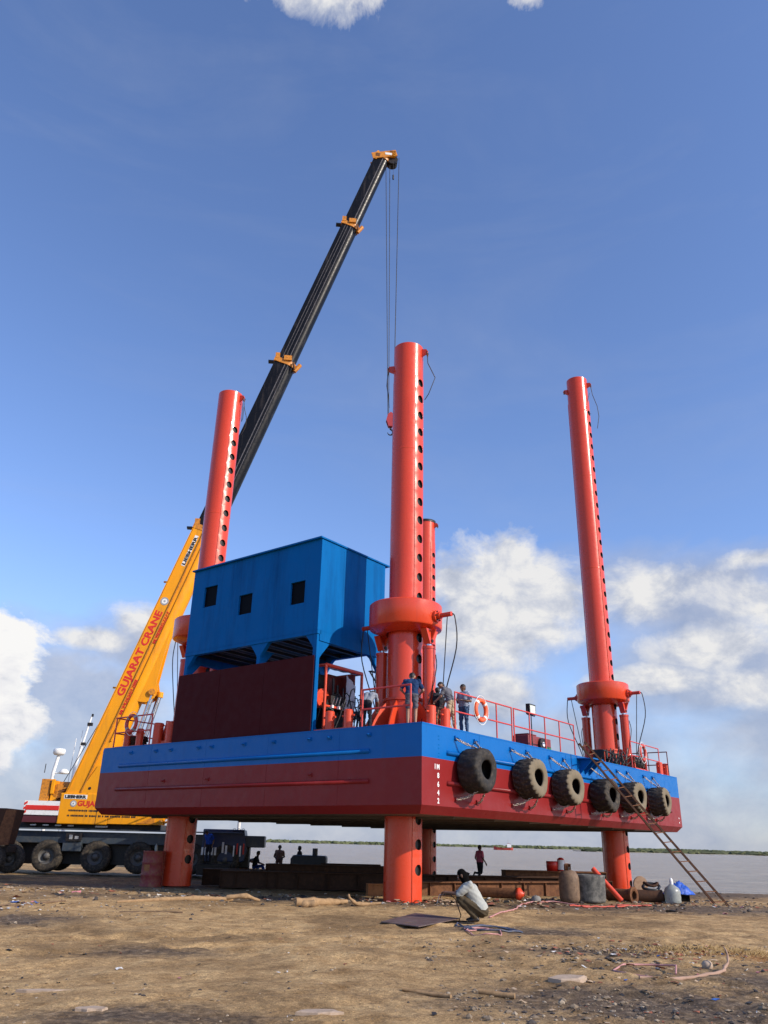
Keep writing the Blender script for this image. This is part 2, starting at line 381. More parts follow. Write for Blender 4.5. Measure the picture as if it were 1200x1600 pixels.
for nm,(b,a,z1,z0,tl) in LEGS.items():
    lg=leg_mesh(z0,z1).build('leg',barge,(b,a,0))
    if nm=='left': lg.rotation_euler=(rad(-.25),rad(.35),0)
    if nm=='near':
        shackle(lg,rad(-75),z1-.30,[(0,0,0),(.02,.0,-.35),(.30,.1,-1.05),(.02,.1,-1.75),(-.15,.1,-2.0)])
        shackle(lg,rad(130),z1-.95,[(0,0,0),(.04,0,-.3),(.06,.1,-.7),(-.02,.15,-1.3),(-.05,.05,-1.7)])
    if nm=='left':
        shackle(lg,rad(-75),z1-.30,[(0,0,0),(.06,.0,-.4),(.16,.12,-.9),(.12,.2,-1.4),(-.1,.2,-1.8)])
        s2=MB(); s2.tube([( .30,-RL-.02,z1-.5),(.34,-RL-.0,z1-1.0),(.40,-RL+.05,z1-1.5),(.50,-RL+.1,z1-1.25),(.46,-RL+.06,z1-.6)],.016,DARK,6); s2.build('sling',lg)
    if nm=='right':
        shackle(lg,rad(-80),z1-.45,[(0,0,0),(.05,0,-.5),(.25,.1,-1.3),(.30,.12,-2.0),(.15,.1,-2.8)])
        shackle(lg,rad(130),z1-.75,None)
        s2=MB(); s2.tube([(.12,-RL-.10,z1-1.0),(-.10,-RL-.03,z1-1.6),(-.32,-RL+.08,z1-2.3),(-.1,-RL-.03,z1-2.55),(.3,-RL-.0,z1-2.3)],.014,DARK,6); s2.build('sling',lg)
    if nm=='back':
        s2=MB(); s2.lathe([(RL+.03,z1-.12),(RL+.05,z1+.02),(RL-.05,z1+.03)],DARK,30); s2.build('top_rim',lg)
        shackle(lg,rad(-75),z1-.3,None)

# jacking collars ----------------------------------------------------
def collar(b,a,zt,full=True):
    zc=zt-1.13; root=bpy.data.objects.new('jacking_collar',None); COL.objects.link(root); root.parent=barge; root.location=(b,a,0)
    mb=MB(); R=1.32
    mb.lathe([(RL+.06,zt+.03),(RL+.20,zt+.03),(R-.04,zt),(R,zt-.04),(R,zc+.30),(R-.03,zc+.25),(R-.42,zc+.08),(RL+.10,zc+.08),(RL+.06,zc+.3),(RL+.06,zt+.03)],RED,64,smooth=True)
    o=mb.build('collar_ring',root); e=o.modifiers.new('split','EDGE_SPLIT'); e.split_angle=rad(35)
    for sg in (-1,1):
        ang=sg*PI/2; d=Vector((0,sg,0)); t=Vector((1,0,0))
        # locking pin with boss
        zp=zt-.55; p=MB()
        M=axisM((0,sg*(R-.05),zp),(1,0,0),(0,0,1))
        p.tube([(0,sg*(R-.05),zp),(0,sg*(R+.10),zp)],.22,RED,20); p.tube([(0,sg*(R+.05),zp),(0,sg*(R+.22),zp)],.13,RED,16)
        p.tube([(0,sg*(R+.15),zp),(0,sg*(R+.66),zp)],.085,RED,14); 
        for k in range(6):
            q=2*PI*k/6; p.tube([(.17*math.cos(q),sg*(R+.08),zp+.17*math.sin(q)),(.17*math.cos(q),sg*(R+.14),zp+.17*math.sin(q))],.025,DARK,6)
        o=p.build('locking_pin',root); e=o.modifiers.new('split','EDGE_SPLIT'); e.split_angle=rad(40)
        # clevis lug
        lg_=MB(); rc=1.03
        poly=[(-.36,.0),(.36,.0),(.30,-.12),(.11,-.50),(-.11,-.50),(-.30,-.12)]
        lg_.prism(poly,.26,RED,Matrix(((1,0,0,0),(0,0,1,sg*rc-.13),(0,1,0,zc+.12),(0,0,0,1))))
        lg_.prism([(-.30,0),(.30,0),(.10,-.42),(-.10,-.42)],.06,RED,Matrix(((0,0,1,-.03),(1,0,0,sg*rc),(0,1,0,zc+.12),(0,0,0,1))))
        lg_.tube([(0,sg*rc-.16,zc-.28),(0,sg*rc+.16,zc-.28)],.06,DARK,10)
        lg_.build('clevis_lug',root)
        # hydraulic cylinder
        c=MB(); zb=ZD+.85; c.tube([(0,sg*rc,zb),(0,sg*rc,zc-.52)],.215,RED,28); c.tube([(0,sg*rc,zc-.56),(0,sg*rc,zc-.47)],.235,RED,24)
        c.lathe([(.235,zb),(.235,zb+.12),(.215,zb+.16)],RED,24,Matrix.Translation((0,sg*rc,0)))
        c.bar((-.0,sg*rc,ZD),(0,sg*rc,zb),.26,.12,RED); c.box((.0,sg*rc,ZD+.3),(.5,.12,.6),RED)
        c.box((.12,sg*rc+.1*sg,zc-.75),(.08,.10,.08),DARK)
        o=c.build('hydraulic_cylinder',root); e=o.modifiers.new('split','EDGE_SPLIT'); e.split_angle=rad(40)
        r_=MB(); r_.tube([(0,sg*rc,zc-.5),(0,sg*rc,zc-.26)],.10,STEEL,16); r_.build('piston_rod',root)
        hs=MB()
        y0=sg*(R+.62); 
        if full:
            hs.tube(catenary((.02,y0-.15*sg,zp-.06),(.3,sg*(rc+.25),ZD+.1),-.0,12),.018,BLACKRUB,6)
            hs.tube(curve([Vector((.05,y0,zp+.05)),Vector((.10,y0+.12*sg,zp-.15)),Vector((.12,y0+.14*sg,zp-1.2)),Vector((.22,sg*(rc+.45),ZD+1.1)),Vector((.45,sg*(rc+.55),ZD+.4)),Vector((.4,sg*(rc+.3),ZD+.05))]),.022,BLACKRUB,6)
            hs.tube(curve([Vector((.12,sg*(rc+.2),zc-.75)),Vector((.0,sg*(rc+.3),zc-1.3)),Vector((-.18,sg*(rc+.1),ZD+1.0)),Vector((-.3,sg*(rc-.2),ZD+.3))]),.018,BLACKRUB,6)
            hs.build('hydraulic_hose',root)
    # leg guide with gussets on the deck
    g=MB(); g.lathe([(RL+.10,ZD),(RL+.10,ZD+1.15),(RL+.16,ZD+1.17),(RL+.16,ZD+1.25),(RL+.05,ZD+1.25)],RED2,48,smooth=True)
    for k in range(12):
        t=2*PI*(k+.5)/12; d=Vector((math.cos(t),math.sin(t),0)); 
        poly=[(RL+.08,0),(RL+.85,0),(RL+.85,.12),(RL+.70,.45),(RL+.45,.85),(RL+.14,1.14),(RL+.08,1.14)]
        tt=Vector((-math.sin(t),math.cos(t),0)); g.prism(poly,.04,RED2,axisM(Vector((0,0,ZD))-tt*.02*-1,d,(0,0,1)))
    g.lathe([(RL+.9,ZD),(RL+.9,ZD+.05),(RL+.1,ZD+.05)],RED2,48,smooth=False)
    o=g.build('leg_guide',root); e=o.modifiers.new('split','EDGE_SPLIT'); e.split_angle=rad(35)
    return root
collar(2.513,2.506,9.66); collar(19.91,2.506,9.58); collar(2.513,13.76,10.72); collar(19.91,13.76,9.3)

# deckhouse ------------------------------------------------------------
dh=bpy.data.objects.new('deckhouse',None); COL.objects.link(dh); dh.parent=barge
x0,x1,y0,y1,zf,zr=.17,3.98,4.64,11.84,8.62,12.06     # x=b, y=a
def wall_cut(mb,plane,c,u0,u1,v0,v1,holes,thick,nsign,m):
    """wall in plane x=c (plane 'x', u=y) or y=c (u=x) with rectangular openings"""
    us=sorted({u0,u1,*[q for hh in holes for q in hh[:2]]}); vs_=sorted({v0,v1,*[q for hh in holes for q in hh[2:]]})
    for i in range(len(us)-1):
        for j in range(len(vs_)-1):
            uc,vc=(us[i]+us[i+1])/2,(vs_[j]+vs_[j+1])/2
            if any(hh[0]<uc<hh[1] and hh[2]<vc<hh[3] for hh in holes): continue
            for off,fl in ((0,0),(thick*-nsign,1)):
                q=[(us[i],vs_[j]),(us[i+1],vs_[j]),(us[i+1],vs_[j+1]),(us[i],vs_[j+1])]
                pts=[(c+off,a,b) for a,b in q] if plane=='x' else [(a,c+off,b) for a,b in q]
                mb.add(pts,[(0,1,2,3)],m)
    for hh in holes:      # reveals
        q=[(hh[0],hh[2]),(hh[1],hh[2]),(hh[1],hh[3]),(hh[0],hh[3])]
        for k in range(4):
            a,b=q[k],q[(k+1)%4]; c2=c-thick*nsign
            pts=[(c,*a),(c,*b),(c2,*b),(c2,*a)] if plane=='x' else [(a[0],c,a[1]),(b[0],c,b[1]),(b[0],c2,b[1]),(a[0],c2,a[1])]
            mb.add(pts,[(0,1,2,3)],m)
wins=[(10.29,11.08,10.40,11.26),(8.17,8.92,9.76,10.56),(5.38,6.11,9.72,10.58)]
w_=MB()
wall_cut(w_,'x',x0,y0,y1,zf,zr,wins,.10,-1,CABBLUE)
wall_cut(w_,'y',y0,x0,x1,zf,zr,[],.08,-1,CABBLUE); wall_cut(w_,'y',y1,x0,x1,zf,zr,[],.08,1,CABBLUE)
wall_cut(w_,'x',x1,y0,y1,zf,zr,[(5.2,6.2,zf+.1,10.7)],.08,1,CABBLUE)
w_.build('wall',dh)
# plate laps on the walls (slightly proud vertical seams)
for yy in (6.9,9.4): s=MB(); s.box((x0-.001,yy,(zf+zr)/2),(.006,.02,zr-zf-.05),CABBLUE); s.build('plate_seam',dh)
for xx in (1.45,2.75): s=MB(); s.box((xx,y0-.001,(zf+zr)/2),(.02,.006,zr-zf-.05),CABBLUE); s.build('plate_seam',dh)
MB().box(((x0+x1)/2+.07,(y0+y1)/2,zr+.03),(x1-x0+.36,y1-y0+.10,.06),CABBLUE).build('roof',dh)
f=MB(); f.box(((x0+x1)/2,(y0+y1)/2,zf+.06),(x1-x0-.22,y1-y0-.22,.08),DARK)
for k in range(9):
    yy=y0+.5+k*.78; f.box(((x0+x1)/2,yy,zf-.07),(x1-x0-.26,.07,.12),DARK)
f.build('floor',dh)
# perimeter beam and posts with haunches
bm_=MB(); bz=zf-.19
bm_.box((x0+.09,(y0+y1)/2,zf-.075),(.20,y1-y0+.03,.13),CABBLUE); bm_.box((x1-.09,(y0+y1)/2,zf-.075),(.20,y1-y0+.03,.13),CABBLUE)
bm_.box(((x0+x1)/2,y0+.09,bz),(x1-x0-.24,.21,.36),CABBLUE); bm_.box(((x0+x1)/2,y1-.09,bz),(x1-x0-.24,.21,.36),CABBLUE)
bm_.build('floor_beam',dh)
for (px,py) in ((x0+.10,y0+.10),(x0+.10,7.57),(x0+.10,y1-.10),(x1-.10,y0+.10),(x1-.10,7.57),(x1-.10,y1-.10)):
    p=MB(); p.box((px,py,(ZD+zf-.14)/2),(.17,.17,zf-.15-ZD),CABBLUE)
    for sy in (-1,1):
        if not (y0+.05<py+sy*.4<y1-.05): continue
        poly=[(0,0),(.42,0),(.34,-.05),(.09,-.36),(0,-.50)]
        p.prism(poly,.16,CABBLUE,axisM((px+.08,py+sy*.08,zf-.145),(0,sy,0),(0,0,1)) if sy<0 else axisM((px-.08,py+sy*.08,zf-.145),(0,sy,0),(0,0,1)))
    sx=1 if px<2 else -1
    p.prism([(0,0),(.62,0),(.48,-.06),(.12,-.46),(0,-.62)],.16,CABBLUE,axisM((px+sx*.08,py-.08*sx*-1,zf-.375),(sx,0,0),(0,0,1)))
    p.prism([(0,0),(.22,0),(0,.3)],.10,CABBLUE,axisM((px+sx*.08,py+.05*sx,ZD),(sx,0,0),(0,0,1)))
    p.build('post',dh)
for y_a,y_b,z_a,z_b in wins:
    g=MB(); g.box((x0+.085,(y_a+y_b)/2,(z_a+z_b)/2),(.012,y_b-y_a,z_b-z_a),GLASSDK); g.build('window',dh)
m_=MB(); m_.box((1.0,6.9,zr+.13),(.05,.05,.22),DARK); m_.build('roof_bracket',dh); m_=MB(); m_.box((.6,10.6,zr+.12),(.12,.12,.16),DARK); m_.build('roof_bracket',dh)
# maroon bulwark wall below the deckhouse
wl=MB(); 
yy=[4.66,7.1,9.5,11.97]
for i in range(3): wl.box((.105+.004*(i%2),(yy[i]+yy[i+1])/2,(ZD+7.68)/2+.02),(.02,yy[i+1]-yy[i]-.012,7.68-ZD-.0),MAROONWALL)
for k in range(10): wl.box((.155,4.9+k*.75,(ZD+7.6)/2),(.06,.06,7.5-ZD),MAROONWALL)
wl.build('bulwark_wall',barge)

# railings ------------------------------------------------------------
def rail(pts,posts,name='guard_rail',zt=1.28,zm=.66,m=RAILRED,r=.027,extra=()):
    mb=MB(); P=[Vector((x,y,ZD)) for x,y in pts]
    for i in range(len(P)-1):
        for zz in (zt,zm): mb.tube([P[i]+Vector((0,0,zz)),P[i+1]+Vector((0,0,zz))],r,m,8)
    for x,y in posts: mb.tube([(x,y,ZD),(x,y,ZD+zt)],r,m,8)
    for p in P:
        mb.lathe([(0,ZD+zt-r*1.2),(r*1.25,ZD+zt),(0,ZD+zt+r*1.2)],m,8,Matrix.Translation((p.x,p.y,0)))
    for a_,b_ in extra: mb.tube([a_,b_],r,m,8)
    return mb.build(name,barge)
rail([(2.15,.2),(5.90,.2)],[(2.15,.2),(4.82,.2),(5.90,.2)])
rail([(6.06,.2),(11.05,.2)],[(6.06,.2),(7.25,.2),(8.49,.2),(9.73,.2),(11.05,.2)])
rail([(.2,.57),(.2,2.5)],[(.2,.57),(.2,2.5)],zt=1.25,zm=.62,r=.032)
rail([(.2,15.9),(.2,13.5)],[(.2,15.9),(.2,13.5)],r=.03)
rail([(.2,15.95),(3.0,15.98),(8.0,15.98)],[(3.0,15.98),(5.5,15.98),(8.0,15.98)],m=RAILRED)
rail([(17.1,.2),(20.7,.2)],[(17.1,.2),(18.9,.2),(20.7,.2)],r=.026)
rail([(22.2,2.2),(22.2,-.0+.3)],[(22.2,2.2),(22.2,1.3),(22.2,.3)],m=pm('dark_rail_paint',(.12,.03,.03),.5),r=.026)
rail([(.7,13.1),(.7,12.1)],[(.7,13.1)],zt=1.0,zm=.4,r=.025)
# bollard pairs ---------------------------------------------------------
def bollards(b,a,along,hgt=.72,rr=.155,gap=.82):
    mb=MB(); d=Vector((0,1,0)) if along=='y' else Vector((1,0,0)); n=Vector((1,0,0)) if along=='y' else Vector((0,1,0))
    c=Vector((b,a,ZD))
    L=gap+.95; mb.bar(c-d*L/2+Vector((0,0,.06)),c+d*L/2+Vector((0,0,.06)),.5,.10,RED2)
    for s_ in (-1,1):
        p=c+d*s_*gap/2; mb.lathe([(rr,.1),(rr,hgt-.03),(rr-.03,hgt),(0,hgt)],RED2,24,Matrix.Translation(p))
        mb.tube([p+Vector((0,0,hgt-.2))-d*.26,p+Vector((0,0,hgt-.2))+d*.26],.035,RED2,10)
    o=mb.build('bollard_pair',barge); e=o.modifiers.new('split','EDGE_SPLIT'); e.split_angle=rad(40)
bollards(.45,3.70,'y'); bollards(1.55,.45,'x'); bollards(21.9,.5,'x'); bollards(.5,13.0,'y',.95,.2); bollards(.5,15.0,'y',.8,.15)
# small bracket platform at the ladder head
pl=MB(); pl.prism([(10.75,.0),(12.1,.0),(11.9,-.62),(10.9,-.62)],.05,DECKBLUE,Matrix.Translation((0,0,ZD-.09)))
for b_ in (10.98,11.42,11.85): pl.prism([(0,0),(.58,0),(0,-.55)],.03,DECKBLUE,axisM((b_,-.002,ZD-.092),(0,-1,0),(0,0,1)))
pl.build('ladder_platform',barge)

# ------------------------------------------------------------ deck machinery under the deckhouse
def skew_box(mb,p,d,m): mb.box(p,d,m)
pp=thing('hydraulic_power_pack','dark hydraulic pump set in a red pipe frame under the blue deckhouse','power pack',BW(1.9,6.0),YAW)
e=MB(); e.box((-.15,.1,.75),(1.3,2.3,.9),DARK); e.box((-.3,-.9,1.2),(.6,.5,.5),DARK)
for k in range(6): e.tube([(-.7,-.6+k*.3,1.2),(-.7,-.6+k*.3,1.45),(-.3,-.6+k*.3,1.5)],.045,DARK,8)
e.tube([(-.2,.6,1.2),(-.2,.6,2.2),(-.2,.9,2.5)],.09,RUST,10); e.box((-.45,.9,1.6),(1.15,.5,1.6),DARK); e.box((-.3,.2,2.05),(.9,1.2,.5),DARK); e.build('engine',pp,bevel=.03)
e=MB(); 
for x in (-1.05,.95):
    e.tube([(x,-1.25,0),(x,-1.25,2.45)],.055,RED2,8); e.tube([(x,1.4,0),(x,1.4,2.45)],.055,RED2,8); e.tube([(x,-1.25,2.45),(x,1.4,2.45)],.055,RED2,8); e.tube([(x,-1.25,1.0),(x,1.4,1.0)],.045,RED2,8)
for y in (-1.25,1.4): e.tube([(-1.05,y,2.45),(.95,y,2.45)],.07,RED2,8)
e.tube([(-1.05,-1.25,1.02),(.25,-1.25,1.02)],.05,RED2,8); e.tube([(.25,-1.25,0),(.25,-1.25,1.02)],.05,RED2,8)
e.build('pipe_frame',pp)
e=MB(); e.tube([(-.75,-.9,1.35),(-.75,-.3,1.35)],.34,RED2,20); e.build('oil_tank',pp)
mrd=pm('dark_red_machine_paint',(.20,.022,.016),.5,0,.2,(.06,.02,.02),.4,3,.2,20)
e=MB(); e.box((.62,-.75,1.72),(.06,.9,1.25),mrd); e.box((.25,-.30,1.55),(.75,.5,1.6),mrd); e.box((-.2,-.5,1.05),(1.1,.6,.5),mrd); e.build('radiator',pp,bevel=.02)
e=MB()
for q,(xx,yy,hh) in enumerate(((-.05,-.95,1.9),(.2,-1.0,1.6),(-.35,-1.0,2.1),(.42,-1.05,1.35))): e.tube([(xx,yy,.2),(xx,yy,hh)],.05+.02*(q%2),mrd if q%2 else DARK,10)
e.build('filter_column',pp)
# crumpled translucent tarps
def sheet(mb,o,ux,uy,nx,ny,amp,m,seed=0):
    r_=random.Random(seed); o=Vector(o);ux=Vector(ux);uy=Vector(uy); n=ux.cross(uy).normalized(); vs=[]
    for j in range(ny+1):
        for i in range(nx+1): vs.append(o+ux*i/nx+uy*j/ny+n*r_.uniform(-amp,amp))
    mb.add(vs,[(j*(nx+1)+i,j*(nx+1)+i+1,(j+1)*(nx+1)+i+1,(j+1)*(nx+1)+i) for j in range(ny) for i in range(nx)],m,True)
    mb.add([v-n*.012 for v in vs],[(j*(nx+1)+i,(j+1)*(nx+1)+i,(j+1)*(nx+1)+i+1,j*(nx+1)+i+1) for j in range(ny) for i in range(nx)],m,True)
e=MB(); sheet(e,(.10,-1.22,1.05),(.55,.02,-.35),(0,0,1.25),6,9,.03,TARPGREY,3); sheet(e,(-.6,-1.15,2.38),(1.5,0,.02),(0,.6,.22),10,5,.03,TARPGREY,4); e.build('tarp_cover',pp)
e=MB(); r_=random.Random(5)
for k in range(46):
    p=Vector((r_.uniform(-.95,.95),r_.uniform(-1.45,-.7),r_.uniform(.7,1.7))); q=p+Vector((r_.uniform(-.4,.4),r_.uniform(-.3,.1),r_.uniform(-.9,-.5)))
    mid=(p+q)/2+Vector((r_.uniform(-.2,.2),-.15,r_.uniform(0,.35))); e.tube([p,(p+mid)/2+Vector((0,-.05,.1)),mid,(mid+q)/2,q],.022,BLACKRUB,6)
e.build('hose_bundle',pp)
e=MB()
for k in range(9):
    x=-.75+k*.17; e.tube([(x,-1.35,1.08),(x+.03,-1.42,1.30+.04*(k%3))],.014,STEEL,6)
    if k%2==0: e.box((x,-1.35,1.02),(.09,.08,.10),WHITE)
e.build('control_lever',pp)
# floodlight, winch box, cable heap on deck
fl=thing('floodlight','square floodlight on a thin post behind the red deck rail','floodlight',BW(8.46,.75),YAW)
e=MB(); e.tube([(0,0,0),(0,0,1.35)],.022,DARK,8); e.box((0,0,.02),(.2,.2,.04),DARK); e.build('post',fl)
e=MB(); e.box((0,0,1.60),(.52,.16,.40),DARK); e.tube([(-.3,0,1.6),(-.3,0,1.37),(.3,0,1.37),(.3,0,1.6)],.015,DARK,6); e.build('lamp_housing',fl,bevel=.02)
e=MB(); e.box((0,-.085,1.60),(.42,.012,.30),pm('lamp_lens',(.55,.58,.50),.2)); e.build('lens',fl)
wb=thing('winch_box','maroon steel winch box with a black drive wheel, behind the rail beside the floodlight','winch',BW(9.2,1.15),YAW)
mw=pm('maroon_box_paint',(.22,.035,.035),.5,0,.15,(.1,.03,.02),.3,3,.15,20)
e=MB(); e.box((0,0,.33),(1.9,.7,.62),mw); e.box((-.5,0,.68),(.7,.6,.06),mw); e.build('casing',wb,bevel=.03)
e=MB(); e.tube([(.05,-.35,.36),(.05,-.46,.36)],.24,DARK,24); e.tube([(.05,-.46,.36),(.05,-.49,.36)],.09,WHITE,16); e.build('drive_wheel',wb)
e=MB(); e.box((.50,-.42,.15),(.35,.12,.26),GREEN); e.build('rag',wb)
ch_=thing('cable_heap','heap of black cables, valves and pipes at the foot of the farthest-right leg','machinery',BW(17.2,1.15),YAW)
e=MB(); r_=random.Random(9)
for k in range(46):
    p=Vector((r_.uniform(-1.5,2.0),r_.uniform(-.6,.3),r_.uniform(.05,.3))); q=p+Vector((r_.uniform(-.7,.7),r_.uniform(-.3,.3),r_.uniform(-.1,.3))); mid=(p+q)/2+Vector((r_.uniform(-.3,.3),r_.uniform(-.2,.1),r_.uniform(.2,.75)))
    p.z=max(p.z,.03);q.z=max(q.z,.03); e.tube([p,(p+mid)/2+Vector((0,0,.1)),mid,(mid+q)/2,q],.028,BLACKRUB,6)
e.build('cables',ch_)
e=MB(); e.tube([(-1.5,-.2,.75),(1.3,-.2,.72)],.035,DARK,8)
for k in range(9): e.tube([(-1.4+k*.32,-.2,0),(-1.4+k*.32,-.2,.74)],.022,DARK if k%3 else RED2,6)
e.box((-1.15,.1,.42),(.55,.5,.8),DARK); e.box((.35,-.1,.3),(.5,.4,.5),RED2); e.build('valve_rack',ch_,bevel=.01)
e=MB(); e.box((-.55,-.35,.2),(.2,.12,.35),GREEN); e.build('rag',ch_)
e=MB(); e.tube([(-2.0,-.45,.07),(-1.4,-.45,.08)],.07,WHITE,10); e.build('white_pipe',ch_)
mc=thing('mooring_winch','red mooring winch with wound rope near the far-right end of the deck','winch',BW(18.7,.75),YAW)
e=MB(); e.box((0,0,.12),(1.6,.8,.12),RED2); e.box((-.7,0,.4),(.08,.7,.6),RED2); e.box((.7,0,.4),(.08,.7,.6),RED2); e.build('frame',mc,bevel=.01)
e=MB(); e.tube([(-.64,0,.45),(.64,0,.45)],.22,RUSTDK,18)
for k in range(16): e.lathe([(.25,-.035),(.285,0),(.25,.035)],DARK,16,Matrix.Translation((-.58+k*.077,0,.45))@Matrix.Rotation(PI/2,4,'Y'))
e.build('drum',mc)
lw=thing('anchor_winch','red anchor winch half hidden behind the maroon wall at the left end of the deck','winch',BW(1.1,12.6),YAW)
e=MB(); e.box((0,0,.15),(1.2,1.5,.2),RED2); e.box((0,-.6,.7),(.9,.1,1.0),RED2); e.box((0,.55,.6),(.9,.1,.9),RED2); e.prism([(-.5,0),(.5,0),(.2,.9),(-.2,.9)],.1,RED2,axisM((0,.9,.1),(1,0,0),(0,0,1))); e.build('frame',lw,bevel=.02)
e=MB(); e.tube([(0,-.55,.7),(0,.5,.7)],.3,RED2,20); e.build('drum',lw)
hl=thing('rope_coil','dark rope coil and gear on the deck under the left lifebuoy','rope coil',BW(.9,15.2),YAW)
e=MB(); r_=random.Random(12)
for k in range(10): 
    R_=.34+r_.uniform(-.06,.06); e.tube([(R_*math.cos(t),R_*math.sin(t),.06+.05*k+.02*math.sin(3*t)) for t in np.linspace(0,2*PI,18)[:-1]],.035,RUSTDK,6,closed=True)
e.build('coil',hl)
# stair handrails behind the deckhouse
st=MB()
for off in (0,.8):
    st.tube([(4.1+off,5.4,8.5),(6.6+off,4.9,ZD+.5)],.025,DARK,6); st.tube([(4.1+off,5.4,7.9),(6.6+off,4.9,ZD)],.035,DARK,6)
for k in range(9): st.bar((4.1+k*.28,5.36-k*.055,7.9-k*.315),(4.9+k*.28,5.36-k*.055,7.9-k*.315),.2,.03,DARK)
st.build('stair',barge)

# ------------------------------------------------------------ lifebuoys
def lifebuoy(loc,label,m,rotx=0,rz=YAW,R=.30):
    t=thing('lifebuoy',label,'lifebuoy',loc,rz,'lifebuoys hung on the deck rails')
    e=MB(); r=.075; n=40
    e.tube([(R*math.cos(a),0,R*math.sin(a)) for a in np.linspace(0,2*PI,n+1)[:-1]],r,m,12,closed=True); e.build('ring',t)
    for k in range(4):
        a0=PI/4+k*PI/2; e=MB(); e.tube([(R*math.cos(a),0,R*math.sin(a)) for a in np.linspace(a0-.13,a0+.13,5)],r+.006,WHITE if m is ORANGE else GREYP,12); e.build('reflective_band',t)
    e=MB(); rr=R+r+.03
    for k in range(4):
        a0=PI/4+k*PI/2; pts=[((rr+.05*math.sin((a-a0)*2))*math.cos(a),-.02,(rr+.05*math.sin((a-a0)*2))*math.sin(a)) for a in np.linspace(a0,a0+PI/2,8)]
        e.tube(pts,.012,WHITE,5)
    e.build('grab_line',t); return t
lifebuoy(BW(3.64,.12,ZD+.88),'bright orange lifebuoy hung on the rail beside the person in the checked shirt',ORANGE,R=.33)
lifebuoy(BW(.12,14.75,ZD+.98),'dull red lifebuoy hung on the left deck rail in front of the yellow boom',ORANGEDK,rz=YAW+PI/2,R=.32)
lifebuoy(BW(18.35,.12,ZD+.88),'small red lifebuoy hung on the rail at the far right end of the deck',ORANGEDK,R=.33)

# ------------------------------------------------------------ tyres
def chain_mb(mb,p,q,sag,m=CHAIN,L=.12,r=.017):
    pts=catenary(p,q,sag,30); tot=sum((pts[i+1]-pts[i]).length for i in range(30)); n=max(3,int(tot/(L*.72)))
    def at(s):
        s*=tot
        for i in range(30):
            l=(pts[i+1]-pts[i]).length
            if s<=l: return pts[i].lerp(pts[i+1],s/l),(pts[i+1]-pts[i]).normalized()
            s-=l
        return pts[-1],(pts[-1]-pts[-2]).normalized()
    for k in range(n):
        c,d=at((k+.5)/n); a=d.orthogonal().normalized(); b=d.cross(a)
        if k%2: a,b=b,a
        a=(a*math.cos(k*.3)+b*math.sin(k*.3))
        mb.tube([c+d*(L/2-.02)*math.cos(t)+a*.030*math.sin(t) for t in np.linspace(0,2*PI,11)[:-1]],r,m,5,closed=True)
def tyre_mb(R,Wd,hole,m_side,m_tread,nlug=20,seed=0,worn=0,depth=.06):
    """axis along -y: y from 0 (hull) to -Wd (outer face)"""
    r_=random.Random(seed); mb=MB(); N=nlug*8
    prof=[(hole,.10),(hole-.03,.04),(hole+.02,.0),(hole+.12,-.025),(R*.80,-.02),(R*.90,.015),(R*.965,.07),(R*.99,.14),(R,.22),(R,.36),(R,.5)]
    full=[(r,y) for r,y in prof]+[(r,1-y) for r,y in prof[::-1][1:]]
    ph=[r_.uniform(-1,1) for _ in range(8)]
    vs=[];P=len(full)
    for k in range(N):
        t=2*PI*k/N
        for i,(r,y) in enumerate(full):
            yy=y if not callable(y) else 0
            side=y<.5; off=0 if side else .5
            shift=(abs(y-.5)*1.2)
            phase=((k/8)+off+shift)%1
            lug=1 if phase<.55 else 0
            d=0
            if r>R*.9:
                wgt=min(1,(r-R*.88)/(R*.10)); d=(-depth*(1-lug))*wgt
                if abs(y-.5)<.04: d*=.4
            if r>R*.75: d+=.010*math.sin(3*t+ph[0])+.006*math.sin(7*t+ph[1])
            if worn: d+=-.03*worn*max(0,math.sin(2*t+ph[2]))*(1 if r>R*.85 else 0)
            sag=.015*math.sin(t)
            vs.append(((r+d)*math.cos(t),-y*Wd*(1+.03*math.sin(2*t+ph[3])),(r+d)*math.sin(t)-sag))
    fs=[];mi=[]
    for k in range(N):
        k2=(k+1)%N
        for i in range(P-1): fs.append((k*P+i,k*P+i+1,k2*P+i+1,k2*P+i))
    ntread=[i for i in range(P-1) if full[i][0]>R*.93 and full[i+1][0]>R*.93]
    o=len(mb.v); a,b=mb.mid(m_side),mb.mid(m_tread)
    mb.v+=vs; 
    for n_,f_ in enumerate(fs):
        mb.f.append(f_); mb.mi.append(b if (n_%(P-1)) in ntread else a); mb.sm.append(True)
    # inner liner, so that the far wall of the casing is seen through the hole
    inn=[(hole-.0,.10),(hole+.10,.12),(R*.86,.2),(R*.90,.5),(R*.86,.8),(hole+.10,.88),(hole,.90)]
    mb.lathe([(r,y) for r,y in inn],BLACKRUB,36,Matrix.Rotation(PI/2,4,'X')@Matrix.Scale(Wd,4,(0,0,1)))
    return mb
TS=[(2.38,3.86,.715,TYRE,TYRE,18,.15,'black tyre fender nearest the barge corner, largest of the six'),
    (5.90,3.86,.70,TYREDUST,TYREGREY,20,.2,'dusty tan-faced tyre fender with worn tread, second from the barge corner'),
    (8.86,3.75,.68,TYREDUST,TYREGREY,18,.0,'chunky block-tread tyre fender, third from the barge corner'),
    (12.20,3.66,.70,TYREGREY,TYRE,16,.9,'dark torn tyre fender half hidden behind the upper part of the ladder'),
    (15.20,3.75,.67,TYREDUST,TYREGREY,20,.2,'tan-faced tyre fender just right of the ladder, crossed by its rungs'),
    (18.30,3.73,.66,TYREDUST,TYREGREY,20,.1,'dusty tyre fender at the far right end of the hull')]
